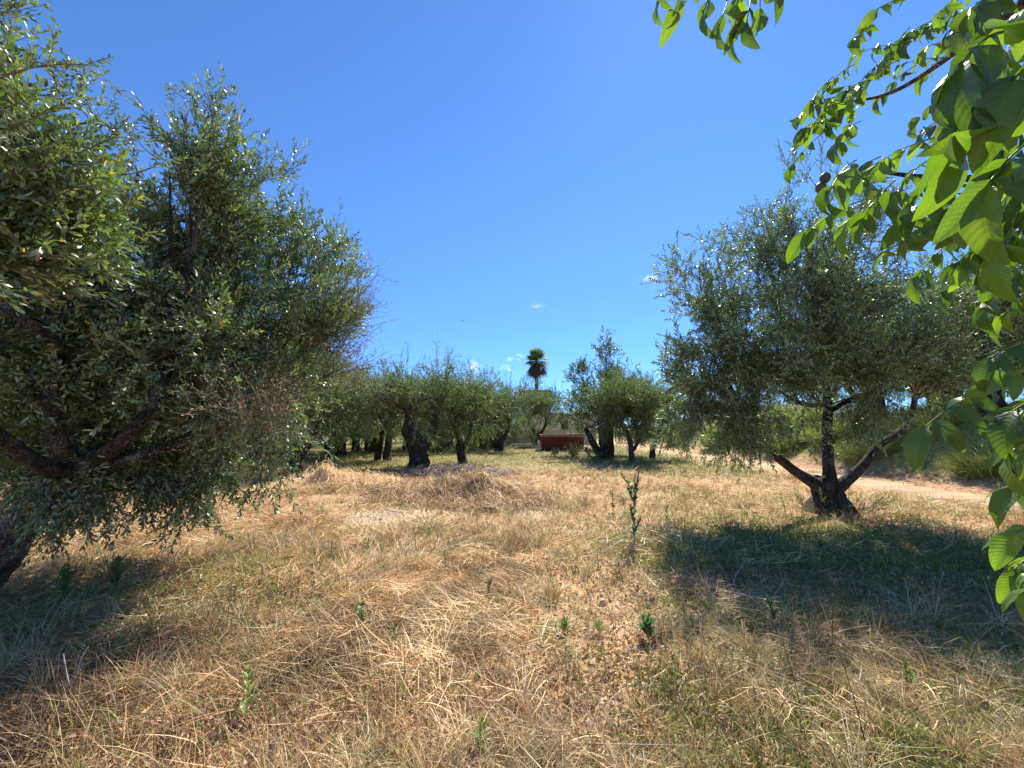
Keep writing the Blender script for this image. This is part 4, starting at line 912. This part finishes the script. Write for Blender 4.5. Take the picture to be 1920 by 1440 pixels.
p = gnd(845, 893)
heap('brush_pile', 'low dark pile of pruned twigs behind the golden heap', p[0], p[1]+.3, 1.6, .5, .28, 3200, TW, (.3, .8), (.004, .012), (.12, .09, .07), 7, 'brush pile')

# ------------------------------------------------------------ weeds that stand out one by one
def weed(u, v, H, label, seed, n=14, leaf=(.03, .06), wr=.4,  tint=(.10, .19, .05), lean=(0, 0), name='weed', Y=None, open_=60, branches=0):
    rg = np.random.default_rng(seed); b = gnd(u, v); b[2] = float(hgt(b[0], b[1]))
    t = thing(name, label, 'weed', tuple(b))
    mb = MB(); e = np.array([lean[0], lean[1], H]); pts = bez(np.zeros(3), e*.5+rg.normal(size=3)*.02, e, 8); pts[0, 2] = -.02
    mb.tube(pts, np.linspace(.0035, .0015, 8), 5, np.array([.16, .17, .07])); stems = [(pts, n)]
    for i in range(branches):
        k = rg.integers(1, 6); a = rg.uniform(0, 6.28); q = pts[k]+np.array([math.cos(a)*.6, math.sin(a)*.6, .9])*H*.4*rg.uniform(.6, 1)
        bp = bez(pts[k], (pts[k]+q)/2, q, 6); mb.tube(bp, np.linspace(.0022, .001, 6), 4, np.array([.16, .17, .07])); stems.append((bp, max(4, n//2)))
    mb.build('stem', M_HERB, t)
    mb = MB()
    for pts, n_ in stems:
        for i in range(n_):
            s = .12+.88*i/n_; k = s*(len(pts)-1); a = int(min(k, len(pts)-2)); p = pts[a]+(pts[a+1]-pts[a])*(k-a)
            az = i*2.4+rg.uniform(-.3, .3); el = R(90-open_)+s*.5; d = np.array([math.cos(az)*math.cos(el), math.sin(az)*math.cos(el), math.sin(el)])
            L = rg.uniform(*leaf)*(1.6-.9*s); w = L*wr; side = unit(np.cross(d, [0, 0, 1.0])); up = np.cross(side, d)
            g6 = [(0, .12, 0), (.25, .75, .05), (.55, 1, .06), (.82, .6, .0), (1, .03, -.08)]
            V = []
            for (q, ww, z) in g6: c = p+d*L*q+up*L*(z); V += [c-side*w*.5*ww+up*w*.12*ww, c, c+side*w*.5*ww+up*w*.12*ww]
            F = [[j*3+h, j*3+h+1, j*3+h+4, j*3+h+3] for j in range(4) for h in range(2)]
            mb.add(V, F, np.array(tint)*rg.uniform(.75, 1.35))
    mb.build('leaves', M_HERB, t)
    return t
BR = (.21, .34, .07)
weed(458, 1352, .30, 'bright green upright weed with one long leaf at lower left', 1, 16, (.04, .075), .38, BR)
weed(676, 1195, .27, 'dark leaved green weed in the straw left of the middle', 2, 16, (.03, .055), .5, (.10, .2, .06), branches=1)
weed(735, 1218, .18, 'small round leaved weed right of the dark leaved one', 3, 8, (.04, .06), .6, (.12, .22, .06))
weed(690, 1040, .18, 'compact little green weed on the straw', 4, 16, (.025, .045), .5, (.08, .17, .06))
weed(622, 1048, .20, 'thin grey green weed left of the compact one', 5, 10, (.03, .055), .45, (.13, .19, .08))
weed(832, 1080, .24, 'upright narrow green weed in the middle of the straw', 6, 18, (.03, .05), .4, (.08, .16, .05))
weed(902, 1408, .20, 'green weed with pointed leaves at the bottom centre', 7, 14, (.05, .08), .3, BR, open_=45)
weed(1218, 1200, .17, 'bushy green weed on bare soil right of centre', 8, 26, (.05, .09), .26, (.12, .24, .07), branches=5, open_=50)
weed(1060, 1180, .12, 'low spreading weed with narrow leaves on bare soil', 9, 16, (.05, .08), .2, (.2, .27, .08), branches=3, open_=60)
weed(1125, 1178, .10, 'second low spreading weed nearer the middle right', 10, 14, (.04, .07), .25, (.2, .26, .08), branches=2)
weed(1188, 1020, .95, 'tall dark leafy weed standing alone right of the clearing', 11, 46, (.04, .09), .35, (.07, .14, .06), lean=(.05, 0), branches=6, open_=50)
weed(1150, 960, .40, 'brownish dry weed beside the tall leafy one', 12, 26, (.03, .06), .35, (.16, .14, .07), branches=5)
weed(915, 1118, .16, 'pale feathery round weed at the centre', 13, 26, (.03, .05), .1, (.30, .34, .14), branches=8, open_=35)
weed(1250, 985, .35, 'slim grey green weed at the edge of the tree shadow', 14, 22, (.03, .06), .3, (.14, .2, .09), branches=3)
weed(120, 1150, .32, 'broad green weed in the shade of the near trunk', 15, 18, (.05, .10), .35, (.13, .24, .07), branches=4)
weed(215, 1120, .30, 'grassy green weed under the near left crown', 16, 24, (.06, .12), .15, (.14, .24, .07), branches=5, open_=35)
weed(1540, 1040, .18, 'small pale weed before the trunk of the right hand olive', 17, 16, (.04, .07), .35, (.15, .22, .1), branches=2)
weed(1700, 1290, .2, 'slender yellow green weed at the edge of the shadow lower right', 18, 14, (.04, .08), .18, (.24, .28, .08), branches=3, open_=40)
weed(1450, 1165, .16, 'fresh green tuft where the shadow meets the straw', 19, 16, (.06, .1), .14, (.15, .25, .08), branches=2, open_=30)
# shrub at the far heap of weeds before the red skip
def shrub(u, v, label, W_, H, pal, seed, name='shrub', leaf='broad', ts=.45, nb=10):
    rg = np.random.default_rng(seed); b = gnd(u, v); b[2] = float(hgt(b[0], b[1]))
    t = thing(name, label, 'shrub', tuple(b)); mb = MB(); mb.tube([(0, 0, -.05), (0, 0, .15)], [.03, .02], 5)
    grow(mb, np.array([0, 0, .1]), np.array([0, 0, H*.5]), np.array([W_/2, W_/2.2, H*.5]), nb, rg, kind=leaf, detail=1, bl=5, tw=3, blen=.2*H+.08, tscale=ts, palette=pal, r0=.008, stems=False, zmin=.03, shell=.3)
    mb.build('leaves', [M_CITRUS, M_TWIG], t)
BRN = np.array([(.22, .16, .11), (.12, .15, .06), (.30, .24, .18), (.09, .12, .05), (.35, .3, .25)])
shrub(1075, 862, 'scruffy brown and green shrub in front of the red skip', 1.1, .7, BRN, 31, nb=12)
shrub(1110, 866, 'dark low shrub at the foot of the stout black trunks', 1.3, .7, BRN*.8, 32, nb=10)
shrub(1040, 855, 'small reddish shrub before the left end of the skip', 0.6, .4, BRN, 33, nb=6)
shrub(999, 838, 'yellow green bush against the garden wall under the palm', 1.6, 1.5, np.array([(.27, .33, .07), (.2, .27, .06)]), 34, nb=14)
shrub(905, 846, 'tall weeds growing before the dark bin', 2.2, .7, np.array([(.12, .17, .05), (.2, .24, .08)]), 35, nb=14)
shrub(850, 852, 'green weeds around the far trunks at centre left', 2.4, .6, np.array([(.12, .17, .05), (.2, .24, .08)]), 36, nb=12)
for i, (x, y, w, h, lb) in enumerate(((12.6, 7.9, 1.2, .7, 'rounded yellow green tussock at the foot of the bank'), (13.6, 8.6, 1.3, .8, 'second green tussock on the bank near the right edge'), (12.9, 10.6, 1.5, .8, 'green tussock on the bank left of the others'),
                                      (12.8, 14.0, 1.6, .9, 'dense low bush on the bank behind the forked trunk'), (13.0, 18.5, 1.8, 1.1, 'dark green bush on the bank beside the track'), (12.8, 24, 1.8, 1.2, 'farther bush on the bank by the track'), (13.2, 30, 2.4, 1.6, 'farthest bush at the bend of the bank'), (15.2, 9.6, 2.6, 1.3, 'wide olive green bush on the bank top under the edge tree'), (14.2, 13.0, 2.2, 1.2, 'grassy bush on the bank top seen between the trunk limbs'), (13.8, 16.4, 2.2, 1.2, 'grassy bush on the bank top left of the forked trunk'), (14.6, 22, 3.0, 1.5, 'big grassy bush high on the bank by the far track'), (14.4, 19, 2.4, 1.3, 'yellowish bush between the bank trees'))):
    # tussocks of arching blades
    t = thing('tussock', lb, 'tussock', (x, y, float(hgt(x, y)))); n = 2600
    a = rng.uniform(0, 6.28, n); r = np.sqrt(rng.random(n))*w*.38; mb = MB()
    pal = np.array([(.32, .43, .08), (.42, .48, .12), (.22, .30, .07), (.50, .48, .2)])
    px = np.cos(a)*r; py = np.sin(a)*r
    blades(mb, px, py, a+rng.normal(size=n)*.5, rng.uniform(.7, 1.5, n), rng.uniform(.4, 1, n)*h, np.full(n, .010+.0005*y), rng.uniform(.5, 1.9, n), pal[rng.integers(0, 4, n)]*rng.uniform(.7, 1.2, (n, 1)), 4, z0=(hgt(x+px, y+py)-float(hgt(x, y))), follow=False)
    mb.build('blades', M_HERB, t)
# pale forked twig, fallen sticks, one fallen olive leaf
def stick(u, v, pts, r, label, name='dead_twig', tint=None):
    b = gnd(u, v); b[2] = float(hgt(b[0], b[1])); mb = MB()
    for pp in pts: mb.tube(np.array(pp, float), np.linspace(r, r*.45, len(pp)), 6)
    o = mb.build(name, M_STICK); o.location = tuple(b); tag(o, label, 'twig')
stick(128, 1338, [[(0, 0, -.02), (-.01, 0, .09), (-.06, .02, .16), (-.09, .02, .26)], [(-.01, 0, .09), (.02, 0, .16), (.03, .01, .25), (.05, .02, .3)], [(.02, 0, .16), (.05, -.01, .19)]], .006, 'pale forked dead twig standing at the lower left')
stick(1370, 1095, [[(0, 0, -.02), (-.04, .02, .14), (-.1, .05, .26)], [(0, 0, 0), (.07, .02, .14), (.16, .03, .24)]], .006, 'pale V shaped dead twig at the edge of the right shadow')
stick(1560, 1290, [[(0, 0, .02), (.2, .03, .06), (.42, .02, .05), (.7, .1, .04)], [(.2, .03, .06), (.3, .12, .09)]], .005, 'thin grey stick lying at the lower right', 'fallen_stick')
stick(1250, 1400, [[(-.5, .05, .03), (-.2, .0, .06), (.1, .02, .04), (.35, .1, .03)]], .005, 'long pale stick lying at the bottom right of centre', 'fallen_stick')
for i, (u, v, lean, lb) in enumerate(((1505, 1330, -.12, 'dark bare weed stalk leaning left at lower right'), (1625, 1400, -.1, 'second dark bare weed stalk near the bottom right'), (1560, 1200, .06, 'dark upright stalk in the straw below the right shadow'), (1660, 1190, -.03, 'thin dark stalk inside the right shadow'), (175, 1010, .02, 'brown seed stalk beside the near leaning trunk'), (290, 1020, .03, 'brown seed stalk under the hanging olive sprays'), (425, 1180, 0.02, 'tall dry stalk at the end of the left shadow'))):
    rg = np.random.default_rng(300+i); b = gnd(u, v); b[2] = float(hgt(b[0], b[1])); mb = MB(); H = rg.uniform(.4, .55)
    pts = bez(np.array([0, 0, -.02]), np.array([lean*.3, 0, H*.5]), np.array([lean, 0, H]), 9); mb.tube(pts, np.linspace(.003, .0012, 9), 5, (.13, .09, .06))
    for k in range(9):
        a = int(rg.integers(3, 9)); q = pts[a]; d = unit(np.array([rg.normal(), rg.normal(), 1.0])); mb.tube([q, q+d*rg.uniform(.03, .09)], [.0015, .0008], 4, (.16, .11, .07))
        e = q+d*.03; mb.tube([e, e+d*.012], [.003, .002], 5, (.2, .14, .09))
    o = mb.build('weed_stalk', M_STRAW); o.location = tuple(b); tag(o, lb, 'weed stalk')

# ------------------------------------------------------------ walnut tree overhanging from the right
def leaflet(mb, base, d, nrm, L, W_, rg, tint, fold=.35, droop=.25, nu=11):
    """one ovate leaflet with folded midrib, drooping tip and wavy edge"""
    side = unit(np.cross(nrm, d)); nrm = np.cross(d, side)
    us = np.linspace(0, 1, nu); ks = np.array([-1, -.66, -.33, 0, .33, .66, 1])
    prof = (np.sin(np.pi*np.clip(us, 0, 1)**.78)**.75)*(1-.25*us); prof[0] = .04; prof[-1] = 0.01
    V = []; U = []
    ph = rg.uniform(0, 6.28); tw = rg.normal()*.35
    c = base.copy(); dd = d.copy(); nn = nrm.copy(); ang = 0
    ds = L/(nu-1)
    for i, u in enumerate(us):
        if i: c = c+dd*ds
        q = droop/(nu-1)*(1+u); dn = unit(dd*math.cos(q)-nn*math.sin(q)); nn = unit(nn*math.cos(q)+dd*math.sin(q)); dd = dn
        s2 = side*math.cos(tw*u)+nn*math.sin(tw*u); n2 = nn*math.cos(tw*u)-side*math.sin(tw*u)
        for k in ks:
            w = W_*.5*prof[i]
            z = abs(k)*w*fold-(k*k)*w*.22+math.sin(u*15+ph+k*1.2)*w*.09*abs(k)+(.5-abs((u*11-abs(k)*1.3) % 1-.5))*.004*W_
            V.append(c+s2*(w*k)+n2*z); U.append((u, k))
    F = [[i*7+j, i*7+j+1, (i+1)*7+j+1, (i+1)*7+j] for i in range(nu-1) for j in range(6)]
    mb.add(V, F, tint, 0, np.array(U))
WPAL = np.array([(.070, .125, .026), (.095, .16, .030), (.045, .085, .022), (.12, .185, .035), (.038, .075, .024)])
def compound(parent, origin, a, b, rg, leaf=.12, pairs=3, droop=.9, fold=.35, hang=.5, term=1.25):
    """pinnate leaf: rachis from a to b (world), opposite leaflets and a large end leaflet"""
    mb = MB(); a = np.array(a)-origin; b = np.array(b)-origin; L = np.linalg.norm(b-a)
    sag = np.array([0, 0, -.12*L]); pts = bez(a, (a+b)/2-sag*1.2, b, 10); tan = unit(np.gradient(pts, axis=0))
    mb.tube(pts, np.linspace(.0026, .0014, 10), 6, (.20, .26, .07), 1, cap=False)
    tint0 = WPAL[rg.integers(0, 5)]*rg.uniform(.85, 1.2)
    def nd(d): return unit(np.array([0, 0, 1.0])+rg.normal(size=3)*.45)
    for i in range(pairs):
        t = .3+.66*i/max(pairs-1, 1)*.92 if pairs > 1 else .6
        k = min(int(t*9), 8); p = pts[k]+(pts[k+1]-pts[k])*(t*9-k)
        sd_ = unit(np.cross(tan[k], [0, 0, 1.0])+rg.normal(size=3)*.15)
        for s in (-1, 1):
            d = unit(tan[k]*.55+sd_*s*.85+np.array([0, 0, -hang])+rg.normal(size=3)*.18)
            sz = leaf*(.62+.38*t)*rg.uniform(.85, 1.15)
            leaflet(mb, p, d, nd(d), sz, sz*rg.uniform(.36, .48), rg, tint0*rg.uniform(.8, 1.25), fold*rg.uniform(.5, 1.5), droop*rg.uniform(.3, 1.4))
    d = unit(tan[-1]+np.array([0, 0, -hang*.8])+rg.normal(size=3)*.1); sz = leaf*term
    leaflet(mb, pts[-1], d, nd(d), sz, sz*.44, rg, tint0*rg.uniform(.9, 1.2), fold, droop)
    return mb.build('leaf', [M_WALNUT, M_HERB], parent, uv=True)
def walnut():
    rg = np.random.default_rng(77)
    b = np.array([2.9, -.35, 0.0])
    t = thing('walnut_tree', 'walnut tree whose big green leaves overhang the right and top edge', 'tree', tuple(b))
    limb(t, [[0, 0, -.2], [0, 0, .3], [-.05, .03, 1.3], [-.1, .1, 2.2], [-.15, .2, 3.3]], [.24, .18, .15, .13, .09], 'trunk', M_BARK_PALE, 18, 3, .07)
    def br(pts, r): limb(t, np.array(pts)-b, r, 'branch', M_BARK_PALE, 8, len(pts), .05)
    T = lambda z: b+np.array([-.1, .1, z])
    br([T(2.6), pix(2050, -60, 1.5), pix(1900, 20, 1.75), pix(1740, 135, 1.9), pix(1660, 178, 1.95), pix(1600, 190, 2.0)], [.05, .03, .022, .012, .009, .005])
    br([T(3.0), pix(1900, -420, 1.4), pix(1600, -260, 1.3), pix(1400, -120, 1.3)], [.05, .03, .018, .008])
    br([T(1.9), pix(2100, 300, 1.0), pix(1900, 335, 1.15), pix(1720, 330, 1.3), pix(1640, 322, 1.4)], [.045, .022, .013, .008, .005])
    br([T(1.7), pix(2200, 640, .8), pix(2000, 660, .8), pix(1900, 720, .85)], [.04, .018, .01, .005])
    br([T(1.2), pix(2250, 900, .8), pix(2000, 960, .85), pix(1925, 1010, .9)], [.035, .015, .008, .004])
    br([T(1.8), pix(2300, 250, .6), pix(2050, 60, .6), pix(1890, 60, .62)], [.04, .018, .01, .005])
    C = lambda a, c, **k: compound(t, b, pix(*a), pix(*c), rg, **k)
    # top centre, hanging from above the frame
    for a, c, lf in (((1420, -110, 1.25), (1350, 45, 1.2), .105), ((1400, -100, 1.2), (1265, 20, 1.15), .10), ((1430, -90, 1.3), (1425, 30, 1.25), .095), ((1380, -120, 1.3), (1320, 20, 1.25), .10), ((1440, -100, 1.2), (1400, 40, 1.1), .095), ((1300, -90, 1.2), (1235, 5, 1.2), .085), ((1440, -80, 1.3), (1455, -10, 1.3), .08), ((1400, -80, 1.1), (1375, 60, 1.15), .10)):
        C(a, c, leaf=lf, pairs=3, droop=.5, hang=1.1, fold=.8)
    # farther branch running down-left
    for (u, v) in ((1600, 190), (1560, 190), (1545, 215), (1520, 240), (1640, 165), (1590, 215), (1620, 120), (1660, 110), (1700, 80), (1720, 120), (1690, 60), (1750, 60), (1770, 100), (1640, 90), (1790, 30), (1700, 150), (1680, 20), (1740, 170), (1530, 200), (1510, 265), (1575, 240), (1625, 60), (1790, 80), (1820, 10), (1650, 140), (1600, 140), (1760, 10), (1840, 40), (1780, 150), (1720, 40), (1555, 165)):
        Y = 1.95; a = (u+rg.uniform(0, 60), v-rg.uniform(0, 35), Y); c = (u-rg.uniform(10, 60), v+rg.uniform(-5, 60), Y+rg.uniform(-.15, .15))
        C(a, c, leaf=rg.uniform(.085, .12), pairs=3, droop=.9, hang=.7, fold=.6)
    # middle cluster with the nuts
    for (u, v) in ((1600, 330), (1575, 330), (1650, 325), (1690, 330), (1640, 370), (1700, 380), (1560, 400), (1620, 390), (1740, 400), (1780, 380), (1760, 440), (1700, 440), (1820, 470), (1780, 500), (1850, 430), (1880, 480), (1840, 350), (1900, 380), (1905, 500), (1720, 350), (1750, 470), (1800, 420), (1840, 510), (1700, 290), (1740, 260), (1860, 540), (1900, 440), (1830, 250), (1870, 180), (1890, 260), (1800, 230), (1850, 120), (1900, 100), (1870, 320), (1910, 560), (1830, 380)):
        Y = rg.uniform(1.0, 1.45); a = (u+rg.uniform(20, 70), v-rg.uniform(10, 45), Y); c = (u-rg.uniform(0, 50), v+rg.uniform(-20, 50), Y+rg.uniform(-.1, .1))
        C(a, c, leaf=rg.uniform(.075, .125), pairs=3, droop=.9, hang=.6, fold=.6)
    # big near leaves
    for a, c, lf, pr in (((1880, 60, .60), (1800, 125, .56), .155, 2), ((1930, 180, .60), (1790, 255, .58), .15, 2), ((1960, 250, .62), (1850, 350, .6), .15, 2), ((1990, 60, .62), (1890, 40, .6), .15, 2),
                         ((2010, 350, .64), (1910, 300, .62), .15, 2), ((1990, 100, .55), (1900, 150, .52), .14, 2), ((1860, 200, .75), (1790, 290, .72), .14, 2), ((1900, -30, .8), (1820, 20, .8), .14, 3), ((1960, 20, .9), (1860, 60, .9), .14, 3), ((1930, 420, .8), (1880, 470, .8), .13, 2), ((2000, 260, .8), (1900, 420, .8), .14, 3)):
        C(a, c, leaf=lf*.8, pairs=pr+1, droop=.9, hang=.7, fold=.55)
    # lower right
    for a, c, lf, pr in (((1905, 718, .88), (1735, 800, .86), .135, 3), ((1900, 40, 1.1), (1830, 100, 1.1), .13, 3), ((1930, 330, .9), (1850, 420, .9), .13, 3), ((1940, 640, .8), (1860, 670, .8), .10, 2), ((2010, 740, .75), (1900, 770, .72), .13, 3), ((1990, 800, .75), (1895, 850, .72), .13, 2), ((2010, 880, .8), (1900, 915, .78), .12, 2),
                         ((1990, 985, .85), (1905, 1000, .82), .115, 3), ((1950, 1040, .9), (1900, 1070, .88), .105, 3), ((1980, 690, .8), (1890, 700, .8), .11, 2), ((2000, 1060, .85), (1925, 1110, .82), .11, 2)):
        C(a, c, leaf=lf*.66, pairs=pr+1, droop=.9, hang=.5, fold=.5)
    # two green walnuts
    for (u, v, Y) in ((1547, 334, 1.38), (1539, 352, 1.38)):
        p = pix(u, v, Y)-b; mb = MB(); th = np.linspace(0, np.pi, 9)
        mb.tube([p+np.array([0, 0, -math.cos(x)*.021]) for x in th], np.maximum(np.sin(th)*.018, .0005), 12, (.10, .12, .04)); mb.build('walnut', M_HERB, t)
    rgs = MB()
walnut()
